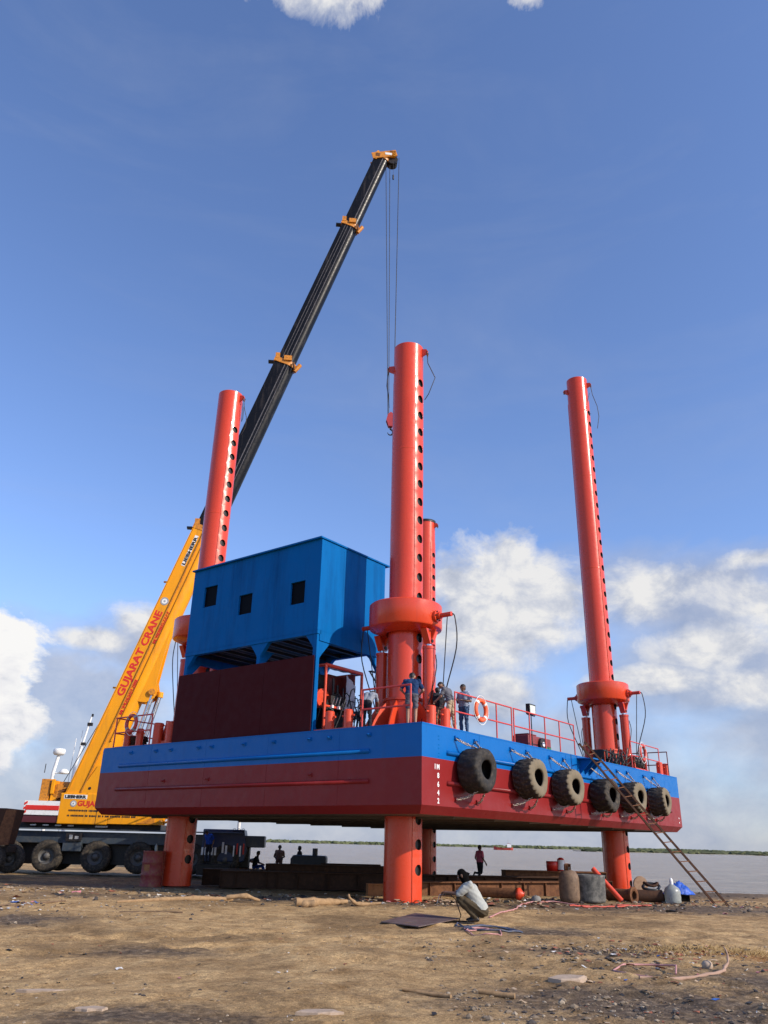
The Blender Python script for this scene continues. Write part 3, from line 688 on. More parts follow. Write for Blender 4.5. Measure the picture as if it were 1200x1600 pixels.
for i,(b,z,R_,ms,mt,nl,wn,lab) in enumerate(TS):
    t=thing('tyre_fender',lab,'tyre',BW(b,-.08,z),YAW,'tractor tyres hung along the hull as fenders')
    R_*=.97; b+=.08
    o=tyre_mb(R_,.74,.33*R_/.7,ms,mt,nl,i,wn,.042 if i else .02).build('tyre',t); o.rotation_euler=(rad(random.uniform(-3,2)),rad(random.uniform(-10,10)),rad(random.uniform(-4,4)))
    c=MB(); chain_mb(c,(-.60,.02,4.80-z),(-.12,-.45,R_*.97),.03); c.build('chain',t)
    c=MB(); chain_mb(c,(.55,.02,4.82-z),(.18,-.45,R_*.95),.02); c.build('chain',t)
    c=MB(); chain_mb(c,(-.62,.02,2.98-z),(-.10,-.55,-R_*.80),.06); c.build('chain',t)
    c=MB(); chain_mb(c,(.62,.02,2.96-z),(.20,-.5,-R_*.93),.10); c.build('chain',t)
    c=MB()
    for dx,zz in ((-.60,4.82),(.55,4.84),(-.62,2.98),(.62,2.96)):
        c.box((dx,.075,zz-z),(.16,.05,.13),HULL if zz<4 else DECKBLUE); c.tube([(dx+.05*math.cos(q),.05-.07*math.sin(q),zz-z) for q in np.linspace(0,PI,7)],.02,HULL if zz<4 else DECKBLUE,6)
    # welded eyes belong to the barge
    o=c.build('pad_eye',barge); o.location=(b,-.10,z)

# ------------------------------------------------------------ ladder
lt=BW(10.35,-.38,5.62); lt2=BW(11.0,-.38,5.62)
la=thing('steel_ladder','long rusty steel ladder leaning from the ground against the hull','ladder',(12.14,30.52,-.12),0)
O_=Vector((12.14,30.52,-.12)); f1=Vector((11.89,30.42,-.12)); f2=Vector((12.39,30.62,-.12))
t1=BW(10.25,-.35,5.50); t2=BW(10.78,-.35,5.62)
for p,q in ((f1,t1),(f2,t2)):
    e=MB(); e.bar(p-O_,q-O_,.075,.04,RUSTDK,(0,-1,.3)); e.build('rail',la)
nr=18
for k in range(nr):
    t=(k+.6)/nr; e=MB(); e.bar(f1.lerp(t1,t)-O_,f2.lerp(t2,t)-O_,.045,.028,RUST); e.build('rung',la)

# ------------------------------------------------------------ mobile crane
CH=math.atan2(.1,1.0)
cr=thing('mobile_crane','yellow mobile crane with long black telescopic boom parked behind the left of the barge','mobile crane',(-14.6,42.5,.02),CH)
def wheel(x,y,R=.745,wd=.45,label=None,parent=cr,dusty=True):
    w=bpy.data.objects.new('wheel',None); COL.objects.link(w); w.parent=parent; w.location=(x,y,R)
    n=36; e=MB(); prof=[(.36,.02),(.42,-.02),(.60,-.04),(.70,.0),(.735,.06),(R,.12),(R,.33),(.735,.39),(.70,.45),(.42,.45)]
    vs=[];P=len(prof);N=144
    for k in range(N):
        t=2*PI*k/N
        for i,(r,yy) in enumerate(prof):
            d=-.022 if (r>.72 and (k//2)%2==(0 if yy<.22 else 1)) else 0
            vs.append(((r+d)*math.cos(t),yy,(r+d)*math.sin(t)))
    e.add(vs,[(k*P+i,((k+1)%N)*P+i,((k+1)%N)*P+i+1,k*P+i+1) for k in range(N) for i in range(P-1)],TYREGREY if dusty else TYRE,True)
    e.build('tyre',w)
    e=MB(); RX=Matrix.Rotation(PI/2,4,'X')
    e.lathe([(.37,.0),(.35,-.02),(.33,-.10),(.22,-.16),(.21,-.14),(.14,-.12),(.13,-.02),(.10,.02),(0,.03)],pm('wheel_rim_dark_grey',(.09,.09,.09),.6,0,.2,(.12,.09,.06),.4,4,.1,30),36,RX)
    for k in range(10): q=2*PI*k/10; e.tube([(.175*math.cos(q),.13,.175*math.sin(q)),(.175*math.cos(q),.07,.175*math.sin(q))],.018,DARK,6)
    e.build('rim',w); return w
WX=[-3.45,-1.55,.78,2.85,5.4,7.1]
for x in WX: wheel(x,.0)
for x in WX[1:]: wheel(x,2.35)
e=MB(); e.box((2.3,1.4,1.60),(13.4,2.5,.55),NAVY); e.box((-.4,.2,1.22),(.9,.5,.5),NAVY); e.box((2.0,1.4,.92),(12.5,1.5,1.1),DARK)  # dark underbody box stands in for the black shade below the chassis
e.box((1.8,.05,1.98),(12.2,.5,.06),pm('chassis_deck_grey',(.045,.060,.075),.5,0,.2,(.15,.13,.1),.3,2)); e.build('chassis',cr,bevel=.03)
e=MB(); e.box((-.35,-.08,1.62),(.75,.12,.38),DARK); e.box((-.48,-.15,1.62),(.16,.04,.2),GREYP); e.box((-.2,-.15,1.6),(.18,.04,.14),GREYP); e.build('tool_box',cr,bevel=.01)
# carrier cab at the front
e=MB(); e.prism([(5.9,.65),(8.0,.65),(8.15,1.2),(7.95,2.15),(5.9,2.15)],2.5,CABNAVY,Matrix(((1,0,0,0),(0,0,1,.0),(0,1,0,0),(0,0,0,1)))); e.build('carrier_cab',cr,bevel=.05)
e=MB(); 
for k in range(5): e.box((5.95+k*.16,-.03,1.12),(.10,.04,.36),WHITE)
e.box((6.95,-.03,1.3),(.10,.04,.5),WHITE); e.box((7.12,-.03,1.2),(.1,.04,.4),WHITE)
e.build('painted_slot',cr)
e=MB(); 
for k in range(4): e.box((7.5+k*.16,-.04,1.15+.1*(k%2)),(.07,.05,.5),REDTXT if k%2 else WHITE)
for k in range(3): e.lathe([(.07,-.02),(.09,0),(.07,.02)],DARK,12,Matrix.Translation((7.45+k*.22,-.03,2.12))@Matrix.Rotation(PI/2,4,'X'))
e.build('front_marking',cr)
e=MB(); e.box((6.6,-.35,.30),(1.6,.5,.5),DARK); e.build('step_box',cr,bevel=.03)
# superstructure
e=MB(); e.box((-.02,1.12,2.93),(2.42,2.96,1.44),YEL); e.build('machine_house',cr,bevel=.04)
e=MB(); e.box((2.45,.72,2.56),(2.5,2.16,.60),YEL); e.prism([(0,0),(.9,0),(.9,.36)],.02,YELDIRTY,axisM((2.6,-.362,2.3),(1,0,0),(0,0,1))); e.build('front_beam',cr,bevel=.03)
e=MB(); 
for k in range(3): e.box((3.78,-.3+.1*k,2.36+.2*k),(.24,.26,.16),YEL); e.tube([(3.9,-.1,2.36+.2*k),(4.08,-.1,2.42+.2*k)],.05,YEL,8)
e.box((3.9,-.05,2.55),(.12,.2,.55),YEL); e.build('coupling',cr,bevel=.01)
e=MB(); e.box((.62,-.361,2.93),(.025,.01,1.40),DARK); e.build('panel_gap',cr)
e=MB(); e.box((.3,1.2,2.12),(6.9,2.0,.32),DARK); e.build('turntable',cr)
e=MB(); e.box((-2.05,1.15,2.42),(1.75,2.9,.34),pm('counterweight_maroon',(.08,.012,.015),.5)); e.box((-2.05,1.15,2.92),(1.75,3.0,.66),WHITE)
e.box((-2.02,-.362,2.93),(1.60,.02,.22),REDTXT); 
for k in range(3): e.prism([(0,0),(.16,.10),(.16,.22),(0,.12)],.02,REDTXT,axisM((-2.92,-.366,2.60+.21*k),(1,0,0),(0,0,1)))
e.build('counterweight',cr,bevel=.02)
e=MB(); e.box((-2.15,1.0,3.78),(.45,2.0,1.05),YELDIRTY); e.box((-1.7,.9,3.75),(.32,1.7,.95),YEL); e.box((-1.2,.9,3.9),(.9,1.5,.6),YELDIRTY); e.box((-.4,1.1,3.7),(1.4,1.2,.5),YELDIRTY)
e.tube([(-1.5,.05,3.75),(-1.5,1.6,3.75)],.34,YELDIRTY,20); e.tube([(-.15,.0,3.72),(.85,.0,3.74)],.14,YEL,12); e.box((-1.78,-.02,3.95),(.16,.16,.7),YEL); e.build('winch_deck',cr,bevel=.02)
e=MB()
for k,(o1,o2) in enumerate(((0,.16),(-.12,.03),(-.24,-.08))): e.tube([(-1.3,-.06,3.85+o1),(-.8,-.10,3.95+o1),(-.3,-.10,4.08+o2),(.1,-.08,4.0+o2),(.6,-.06,3.88+o2)],.045,YELDIRTY if k!=1 else RUST,8)
for k in range(5): e.tube([(-.8+.2*k,-.08,3.6),(-.7+.2*k,-.14,3.75),(-.55+.2*k,-.08,3.55)],.03,DARK,6)
e.build('hoist_hose',cr)
L_=axisM((-1.20,-.012,3.42),(1,0,0),(0,0,1))
e=MB(); e.box((-.50,-.364,3.48),(1.12,.008,.20),WHITE); e.build('name_plate',cr)
e=MB(); text_mb(e,'LIEBHERR',.19,BLKTXT,axisM((-1.02,-.371,3.415),(1,0,0),(0,0,1)),.004,width=1.04,bold=.012)
text_mb(e,'GUJARAT CRANE',.30,REDTXT,axisM((-.36,-.006,3.06),(1,0,0),(0,0,1)),.004,width=2.6,bold=.012) if False else text_mb(e,'GUJARAT',.34,REDTXT,axisM((-.36,-.366,3.06),(1,0,0),(0,0,1)),.004,width=1.5,bold=.012)

for z_,x_a,x_b in ((2.84,-.75,1.10),(2.60,-.78,2.55)):   # two rows of small print, too small to read in the photograph
    x_=x_a; q_=random.Random(int(z_*100))
    while x_<x_b:
        w_q=q_.choice((.035,.05,.06)); e.box((x_+w_q/2,-.365,z_),(w_q,.006,.085 if w_q>.04 else .07),BLKTXT); x_+=w_q+q_.choice((.018,.018,.02,.07))
e.build('lettering',cr)
e=MB(); e.tube([(-.56,-.355,3.16),(-.56,-.370,3.16)],.155,GREYP,24); e.tube([(-.56,-.36,3.16),(-.56,-.378,3.16)],.10,WHITE,20); e.tube([(-.56,-.36,3.16),(-.56,-.384,3.16)],.04,GREYP,12); e.build('round_emblem',cr)
e=MB()
for k in range(4): e.box((-2.4+k*.6,-.05,2.14),(.28,.06,.06),WHITE)
e.box((.9,-.05,2.13),(.6,.08,.08),WHITE); e.build('slewing_ring_mark',cr)
# boom
bd=Vector((14.05,0,44.43)).normalized(); bt=Vector((-bd.z,0,bd.x)); bn=Vector((0,-1,0)); B0=Vector((-.05,.35,4.39))
def bp_(s,t=0,n=0): return B0+bd*s+bt*t+bn*n
def boom_sec(mb,s0,s1,w,hh,m,cap=True,taper=1.0):
    prof=[(-w/2,.50*hh),(w/2,.50*hh),(w/2,-.02*hh),(w*.49,-.14*hh),(w*.45,-.27*hh),(w*.35,-.39*hh),(w*.20,-.47*hh),(0,-.5*hh),(-w*.20,-.47*hh),(-w*.35,-.39*hh),(-w*.45,-.27*hh),(-w*.49,-.14*hh),(-w/2,-.02*hh)]
    vs=[bp_(s0,t,n) for n,t in prof]+[bp_(s1,t*taper,n*taper) for n,t in prof]; N=len(prof)
    mb.add(vs,[(i,(i+1)%N,N+(i+1)%N,N+i) for i in range(N)],m,True); 
    if cap: mb.add(vs,[tuple(range(N))[::-1],tuple(range(N,2*N))],m)
S1,S2,S3,S4=14.5,26.9,39.3,46.3
def split(o): e=o.modifiers.new('split','EDGE_SPLIT'); e.split_angle=rad(45)
e=MB(); boom_sec(e,-1.6,S1,1.15,1.50,YEL); 
e.bar(bp_(-1.2,.66,.58),bp_(S1,.66,.58),.05,.05,YEL,bn); e.bar(bp_(-1,.02,.60),bp_(S1,.02,.60),.05,.12,YELDIRTY,bn); e.bar(bp_(2,-.24,.58),bp_(S1,-.24,.58),.05,.12,YEL,bn)
split(e.build('boom_base_section',cr))
e=MB(); boom_sec(e,S1,S2,1.0,1.32,BLACKBOOM); e.bar(bp_(S1,-.05,.503),bp_(S2,-.05,.503),.06,.03,BOOMLINE,bn); e.bar(bp_(S1,-.25,.50),bp_(S2,-.25,.50),.04,.03,BOOMLINE,bn); split(e.build('boom_section',cr))
e=MB(); boom_sec(e,S2,S3,.90,1.14,BLACKBOOM); e.bar(bp_(S2,.30,.452),bp_(S3,.30,.452),.03,.02,BOOMLINE,bn); e.bar(bp_(S2,.12,.452),bp_(S3,.12,.452),.03,.02,BOOMLINE,bn); e.bar(bp_(S2,-.12,.448),bp_(S3,-.12,.448),.05,.03,BOOMLINE,bn); split(e.build('boom_section',cr))
e=MB(); boom_sec(e,S3,S4,.84,1.08,BLACKBOOM); e.bar(bp_(S3,-.10,.42),bp_(S4,-.10,.42),.07,.03,BOOMLINE,bn); split(e.build('boom_section',cr))
for s,w,hh in ((S1,1.2,1.55),(S2,1.12,1.46),(S3,1.02,1.30)):
    e=MB(); boom_sec(e,s-.16,s+.16,w,hh,YELDIRTY); boom_sec(e,s+.16,s+.20,w-.1,hh-.1,DARK)
    e.box(bp_(s+.25,hh*.42,w*.40),(.28,.25,.40),YELDIRTY); e.box(bp_(s+.28,-hh*.05,w*.5),(.5,.18,.34),YELDIRTY); e.tube([bp_(s-.3,-hh*.50,w*.2),bp_(s+.3,-hh*.62,w*.2)],.14,YELDIRTY,10); e.box(bp_(s-.1,hh*.62,.1),(.42,.3,.10),DARK)
    e.tube([bp_(s+.1,-hh*.35,w*.52),bp_(s-.35,-hh*.5,w*.5)],.07,RUST,8)
    split(e.build('boom_collar',cr))
# boom head
e=MB(); boom_sec(e,S4-.1,S4+.25,.95,1.2,YELDIRTY)
TH=bp_(S4)
e.bar(TH+Vector((-.75,-.45,-.05)),TH+Vector((1.05,-.45,.45)),.10,.55,YELDIRTY); e.bar(TH+Vector((-.75,.45,-.05)),TH+Vector((1.05,.45,.45)),.10,.55,YELDIRTY)
e.box(TH+Vector((.75,0,.35)),(.45,1.0,.5),YEL); e.box(TH+Vector((-.35,-.48,.08)),(.3,.06,.3),RUST); e.box(TH+Vector((.45,-.50,.25)),(.5,.04,.2),WHITE,0)
e.bar(TH+Vector((-.5,-.45,-.3)),TH+Vector((-.3,-.45,.5)),.08,.14,YEL)
split(e.build('boom_head',cr))
e=MB()
for y in (-.25,-.08,.08,.25):
    for cx,cz,r_ in ((.78,-.02,.40),(.05,-.10,.30)): e.tube([TH+Vector((cx,y-.05,cz)),TH+Vector((cx,y+.05,cz))],r_,DARK,24)
split(e.build('sheave',cr))
# boom foot plates with holes look, bracket and lift cylinders
e=MB()
for sgn in (-1,1): e.prism([(-.45,3.0),(.85,3.0),(1.35,4.9),(.35,5.0),(-.28,3.9)],.06,YEL,Matrix(((1,0,0,0),(0,0,1,.35+sgn*.62-.03),(0,1,0,0),(0,0,0,1))))
for p in ((.1,3.9),(.02,3.6),(.75,3.9),(.55,3.55)): e.tube([(p[0],-.31,p[1]),(p[0],-.32,p[1])],.07,DARK,12)
e.build('boom_foot',cr)
e=MB()
for sgn in (-1,1): e.prism([(4.3,-.55),(8.6,-.55),(5.6,-1.05),(5.2,-1.30),(4.75,-1.30),(4.4,-1.0)],.08,YEL,Matrix(((bd.x,bt.x,0,B0.x),(0,0,1,B0.y+sgn*.38-.04),(bd.z,bt.z,0,B0.z),(0,0,0,1))))
e.tube([bp_(5.0,-1.08,-.55),bp_(5.0,-1.08,.55)],.17,YELDIRTY,14); e.build('lift_bracket',cr)
cyt=bp_(5.0,-1.10)
for dy,dx in ((-.30,.0),(.30,.28)):
    top=cyt+Vector((dx,dy,0)); bot=Vector((1.25+dx,.35+dy,2.9)); 
    e=MB(); e.tube([top,top.lerp(bot,.62)],.13,STEEL,16); e.tube([top+Vector((0,-.0,.12)),top-Vector((0,0,.16))],.18,YEL,12); e.build('cylinder_rod',cr)
    e=MB(); e.tube([top.lerp(bot,.60),bot],.20,YEL,18); split(e.build('lift_cylinder',cr))
# boom writing
def on_boom(s,t,n=.58): 
    o=bp_(s,t,n); return Matrix(((bd.x,bt.x,0,o.x),(0,0,-1,o.y),(bd.z,bt.z,0,o.z),(0,0,0,1)))
e=MB(); text_mb(e,'GUJARAT CRANE',.52,REDTXT,on_boom(4.25,.22),.004,width=4.9,bold=.018)
text_mb(e,'M.9426501288',.24,REDTXT,on_boom(3.4,-.16,.602),.003,width=1.9,bold=.004); text_mb(e,'M.9898052277',.24,REDTXT,on_boom(7.4,-.16,.602),.003,width=1.9,bold=.004); e.build('lettering',cr)
e=MB(); M_=on_boom(9.75,.38,.575); e.lathe([(0,.0),(.23,.0),(.23,-.01),(.0,-.011)],GREYP,28,M_@Matrix.Scale(-1,4,(0,0,1)),smooth=False); e.lathe([(0,.013),(.15,.013),(.15,.0)],WHITE,24,M_,smooth=False); e.lathe([(0,.016),(.06,.016),(.06,.0)],GREYP,16,M_,smooth=False); e.build('round_emblem',cr)
e=MB(); e.add([bp_(12.0,.21,.582),bp_(13.95,.21,.582),bp_(13.95,.42,.582),bp_(12.0,.42,.582)],[(0,3,2,1)],WHITE); e.build('name_plate',cr)
e=MB(); text_mb(e,'LIEBHERR',.24,BLKTXT,on_boom(12.06,.23,.586),.004,width=1.82,bold=.012); e.build('lettering',cr)
e=MB(); e.box(bp_(10.9,.80,.2),(.4,.1,.08),YEL); e.box(bp_(4.6,.80,.2),(.4,.1,.08),YEL); e.build('rope_guide',cr)
e=MB(); e.tube([Vector((-1.5,.4,4.0)),bp_(3.4,.80)],.02,DARK,6)
e.build('winch_rope',cr)
# hoist ropes, measured in the crane frame
e=MB(); hk=Vector((14.95,.05,26.7)); 
for (tx_,ty,tz),(bx,by) in (((14.2,0,47.6),(-.17,0)),((14.5,.1,47.6),(-.10,.12)),((15.15,-.15,48.2),(.17,-.05)),((15.18,.1,48.2),(.20,.12))):
    e.tube([(tx_,ty,tz+.3),(hk.x+bx,hk.y+by,hk.z)],.022,DARK,6)
e.build('hoist_rope',cr)
e=MB(); e.tube([(14.75,-.1,46.4),(14.75,-.1,46.8)],.06,DARK,8); e.tube([(14.75,-.1,46.8),(14.75,-.1,48.2)],.01,DARK,4); e.build('limit_weight',cr)
hb=bpy.data.objects.new('hook_block',None); COL.objects.link(hb); hb.parent=cr; hb.location=hk
e=MB(); hr_=pm('hook_block_red',(.35,.03,.03),.45)
for y in (-.14,.14): e.prism([(-.18,.1),(.0,.28),(.22,.12),(.28,-.3),(.12,-.75),(-.12,-.75),(-.28,-.3)],.05,hr_,Matrix(((1,0,0,0),(0,0,1,y-.025),(0,1,0,0),(0,0,0,1))))
e.tube([(0,-.1,-.15),(0,.1,-.15)],.24,DARK,20); e.box((0,0,-.62),(.22,.24,.3),hr_); split(e.build('block',hb))
e=MB(); pts=[(0,0,-.75),(0,0,-.9)]+[(.17*math.sin(a),0,-1.12+.20*math.cos(a)) for a in np.linspace(.1,PI*1.45,14)]
e.tube(pts,[.05,.05]+[.055]*7+[.05,.045,.04,.035,.03,.025,.02],DARK,8); e.build('hook',hb)
# operator on the front step is a person (below)

# trailer with a rusty steel bin at the left edge
tr=thing('tipper_trailer','dark trailer with a tall rusty steel bin, cut off by the left edge','trailer',(-16.6,36.0,.12),rad(4))
e=MB(); e.prism([(-3.5,0),(.70,0),(.88,1.42),(-3.5,1.42)],2.2,RUSTDK,Matrix(((1,0,0,0),(0,0,1,0.02),(0,1,0,1.18),(0,0,0,1)))); e.build('bin',tr,bevel=.03)
e=MB(); e.prism([(.60,-.02),(1.20,.03),(1.28,1.42),(.87,1.42)],.10,RUST,Matrix(((1,0,0,0),(0,0,1,-.06),(0,1,0,1.14),(0,0,0,1)))); e.build('tailgate',tr,bevel=.01)
e=MB(); e.box((-1.2,1.1,.98),(4.4,1.2,.22),DARK); e.build('frame',tr)
wheel(.45,.1,.60,parent=tr); wheel(-1.0,.1,.60,parent=tr); wheel(.72,1.7,.60,parent=tr)
for o in list(tr.children):
    if o.name.startswith('wheel'): o.scale=(.80,1,.80)

# ------------------------------------------------------------ people
def capsule_mesh(caps,voxel=.016):
    vs=[];fs=[]
    nu,nv=14,7
    for p,r1,q,r2,z in caps:
        p=Vector(p);q=Vector(q);d=q-p
        if d.length<1e-5: d=Vector((0,0,1e-4))
        dn=d.normalized(); a=dn.orthogonal().normalized(); b=dn.cross(a); o=len(vs)
        rows=[]
        for j in range(nv+1):
            t=-PI/2+PI/2*j/nv; rows.append((p+dn*math.sin(t)*r1,math.cos(t)*r1))
        for j in range(nv+1):
            t=PI/2*j/nv; rows.append((q+dn*math.sin(t)*r2,math.cos(t)*r2))
        for c,r in rows:
            for k in range(nu): th=2*PI*k/nu; vs.append(tuple(c+(a*math.cos(th)+b*math.sin(th))*max(r,1e-4)))
        R_=len(rows)
        for j in range(R_-1):
            for k in range(nu): fs.append((o+j*nu+k,o+j*nu+(k+1)%nu,o+(j+1)*nu+(k+1)%nu,o+(j+1)*nu+k))
        fs.append(tuple(o+k for k in range(nu))[::-1]); fs.append(tuple(o+(R_-1)*nu+k for k in range(nu)))
    me=bpy.data.meshes.new('body'); me.from_pydata(vs,[],fs); o=bpy.data.objects.new('tmp',me); COL.objects.link(o)
    m=o.modifiers.new('r','REMESH'); m.mode='VOXEL'; m.voxel_size=voxel; m.use_smooth_shade=True
    s=o.modifiers.new('s','SMOOTH'); s.factor=.5; s.iterations=3
    bpy.context.view_layer.update()
    out=bpy.data.meshes.new_from_object(o.evaluated_get(bpy.context.evaluated_depsgraph_get()))
    COL.objects.unlink(o); bpy.data.objects.remove(o); return out
_tb=np.random.default_rng(3).random((128,128))
def vnoise_(x,y):
    xi=np.floor(x).astype(int); yi=np.floor(y).astype(int); fx=x-xi; fy=y-yi; fx=fx*fx*(3-2*fx); fy=fy*fy*(3-2*fy); g=lambda a,b:_tb[a%128,b%128]
    return (g(xi,yi)*(1-fx)+g(xi+1,yi)*fx)*(1-fy)+(g(xi,yi+1)*(1-fx)+g(xi+1,yi+1)*fx)*fy
def capdist(P,caps):
    best=None
    D=[]
    for p,r1,q,r2,z in caps:
        p=np.array(p,float);q=np.array(q,float);d=q-p; L=max(d@d,1e-9); t=np.clip((P-p)@d/L,0,1)
        D.append(np.linalg.norm(P-(p+t[:,None]*d),axis=1)-(r1+(r2-r1)*t))
    return np.argmin(np.array(D),axis=0)
BASE=dict(pel=(0,0,.93),cho=(0,0,1.30),neck=(0,0,1.44),head=(0,.015,1.575),
    shL=(-.185,0,1.385),elL=(-.25,-.03,1.11),wrL=(-.25,.05,.87),shR=(.185,0,1.385),elR=(.25,-.03,1.11),wrR=(.25,.05,.87),
    hpL=(-.095,0,.92),knL=(-.11,.02,.49),anL=(-.11,-.02,.085),hpR=(.095,0,.92),knR=(.11,.02,.49),anR=(.11,-.02,.085),toe=(0,1,0),face=(0,1,0),side=(1,0,0))
def person(label,loc,rz,J=None,shirt=None,trouser=None,sleeve='short',legs='long',skin=SKIN,scale=1.0,shoe=DARK,hair='short',group=None,grip=.6,hairmat=HAIR,wrap=None,bulk=0.0):
    j=dict(BASE); j.update(J or {}); V={k:Vector(v) for k,v in j.items()}
    sd=V['side'].normalized(); fc=V['face'].normalized()
    caps=[]; A_=lambda p,r1,q,r2,z: caps.append((tuple(p),r1,tuple(q),r2,z))
    pad=.012+bulk
    pel,cho,neck,head=V['pel'],V['cho'],V['neck'],V['head']; wa=pel.lerp(cho,.45)
    T='trouser'; S_='shirt'
    for s in (-1,1):
        A_(pel+sd*.075*s,.118,pel.lerp(cho,.12)+sd*.07*s,.115,T)
        A_(pel.lerp(cho,.16)+sd*.075*s,.112+pad,wa+sd*.065*s,.100+pad,S_); A_(wa+sd*.065*s,.100+pad,cho+sd*.085*s,.112+pad,S_)
        A_(cho+sd*.085*s,.112+pad,cho.lerp(neck,.55)+sd*.085*s,.072+pad,S_)
    A_(cho,.11,neck,.062,S_)
    A_(neck,.052,head-(head-neck)*.35,.052,'skin')
    upv=(head-neck).normalized(); jaw=head-upv*.055+fc*.022
    A_(head+upv*.03-fc*.01,.092,head+upv*.01-fc*.012,.090,'skin'); A_(head+fc*.01,.078,jaw,.055,'skin'); A_(jaw,.050,jaw+fc*.022-upv*.012,.034,'skin')
    A_(head-upv*.002+fc*.078,.013,head-upv*.032+fc*.098,.019,'skin')
    A_(head+upv*.028+fc*.070-sd*.035,.016,head+upv*.028+fc*.070+sd*.035,.016,'skin')
    for s in (-1,1): A_(head+sd*.088*s-upv*.02,.014,head+sd*.094*s+upv*.022-fc*.01,.018,'skin')
    for s,sx in ((-1,'L'),(1,'R')):
        sh,el,wr=V['sh'+sx],V['el'+sx],V['wr'+sx]
        A_(cho.lerp(neck,.6)+sd*.06*s,.07,sh,.062,S_)
        mid=sh.lerp(el,.72)
        A_(sh,.060+pad*.5,mid,.052+pad*.6,S_); A_(mid,.046 if sleeve=='short' else .054,el,.043 if sleeve=='short' else .050,'skin' if sleeve=='short' else S_)
        A_(el,.041 if sleeve!='long' else .048,wr,.028 if sleeve!='long' else .036,'skin' if sleeve!='long' else S_)
        d=(wr-el).normalized(); A_(wr,.026,wr+d*.035,.032,'skin'); 
        for o_ in (-.022,.0,.022): 
            ax=d.cross(Vector((0,0,1)) if abs(d.z)<.9 else fc).normalized(); A_(wr+d*.03+ax*o_,.019,wr+d*.085+ax*o_*1.1,.015,'skin')
        hp,kn,an=V['hp'+sx],V['kn'+sx],V['an'+sx]
        kz='skin' if legs=='shorts' else T
        m2=hp.lerp(kn,.75)
        A_(hp,.098+bulk,m2,(.075 if legs!='shorts' else .082)+bulk,T); A_(m2,.07,kn,.060,kz)
        c1_=kn.lerp(an,.35); A_(kn,.058+bulk*.6,c1_,(bulk*.8)+.060 if legs!='shorts' else .054,kz); A_(c1_,.060 if legs!='shorts' else .054,an+(kn-an)*.08,.048 if legs!='shorts' else .036,kz)
        td=Vector(j.get('toe'+sx,j['toe'])).normalized(); A_(an-Vector((0,0,.030))-td*.03,.042,an-Vector((0,0,.045))+td*.08,.036,'shoe'); A_(an-Vector((0,0,.045))+td*.08,.036,an-Vector((0,0,.055))+td*.15,.026,'shoe')
    me=capsule_mesh(caps); n=len(me.vertices); co=np.empty(n*3); me.vertices.foreach_get('co',co); co=co.reshape(-1,3)
    nf=len(me.polygons); ce=np.array([p.center for p in me.polygons]); idx=capdist(ce,caps)
    matmap={'shirt':0,'trouser':1,'skin':2,'shoe':3}
    for m in (shirt,trouser,skin,shoe): me.materials.append(m)
    me.polygons.foreach_set('material_index',[matmap[caps[i][4]] for i in idx]); me.update()
    vi=capdist(co,caps); cl=np.array([caps[i][4] in ('shirt','trouser') for i in vi])
    nr=np.empty(n*3); me.vertices.foreach_get('normal',nr); nr=nr.reshape(-1,3); sd0=len(label)*1.7
    fo=np.abs(vnoise_(co[:,0]*9+co[:,2]*5+sd0,co[:,2]*15-co[:,1]*9+sd0)-.5)*2; fo2=vnoise_(co[:,0]*22+sd0,co[:,2]*26+co[:,1]*21)-.5
    co=co+nr*(cl*((.5-fo)*.026+fo2*.008))[:,None]; me.vertices.foreach_set('co',co.ravel()); me.update()
    t=thing('person',label,'person',loc,rz,group); t.scale=(scale,)*3
    # append fingers and eyes to the body mesh
    e=MB(); 
    for mm in (shirt,trouser,skin,shoe): e.mid(mm)
    e.v=[tuple(c) for c in co]; e.f=[tuple(p.vertices) for p in me.polygons]; e.mi=[p.material_index for p in me.polygons]; e.sm=[True]*nf
    for s,sx in ((-1,'L'),(1,'R')):
        el,wr=V['el'+sx],V['wr'+sx]; d=(wr-el).normalized(); ax=d.cross(Vector((0,0,1)) if abs(d.z)<.9 else fc).normalized(); dn=ax.cross(d)
        if dn.z>0 or (abs(dn.z)<.2 and dn.dot(fc)<0): dn=-dn
        for q,(o_,l_) in enumerate(((-.030,.062),(-.010,.074),(.010,.070),(.029,.056))):
            p0=wr+d*.085+ax*o_; g=grip*(.9+.1*q); p1=p0+(d*math.cos(g)+dn*math.sin(g))*l_*.5; p2=p1+(d*math.cos(2.0*g)+dn*math.sin(2.0*g))*l_*.3; p3=p2+(d*math.cos(2.8*g)+dn*math.sin(2.8*g))*l_*.22
            e.tube([p0-d*.02,p0,p1,p2,p3],[.0095,.0095,.009,.0085,.006],skin,7)
        th=-s; p0=wr+d*.03+ax*.028*th; p1=p0+(d*.6+ax*.5*th+dn*.4).normalized()*.035; p2=p1+(d*.85+dn*.4).normalized()*.028; e.tube([p0-ax*.01*th,p0,p1,p2],[.012,.012,.0105,.008],skin,7)
    eyem=MATS.get('eye_white') or pm('eye_white',(.6,.58,.55),.3,0,0,None,0,3,0)
    for s in (-1,1):
        c=head+upv*.008+fc*.079+sd*.031*s; e.tube([c-fc*.012,c+fc*.004],.011,eyem,8); e.tube([c+fc*.002,c+fc*.007],.0055,HAIR,6)
    mo=head-upv*.062+fc*.088; e.tube([mo-sd*.022,mo+fc*.004,mo+sd*.022],.006,pm('lips',(.12,.04,.035),.5),6)
    e.build('body',t)
    # hair / head wrap
    hc=[]; B_=lambda p,r1,q,r2: hc.append((tuple(p),r1,tuple(q),r2,'h'))
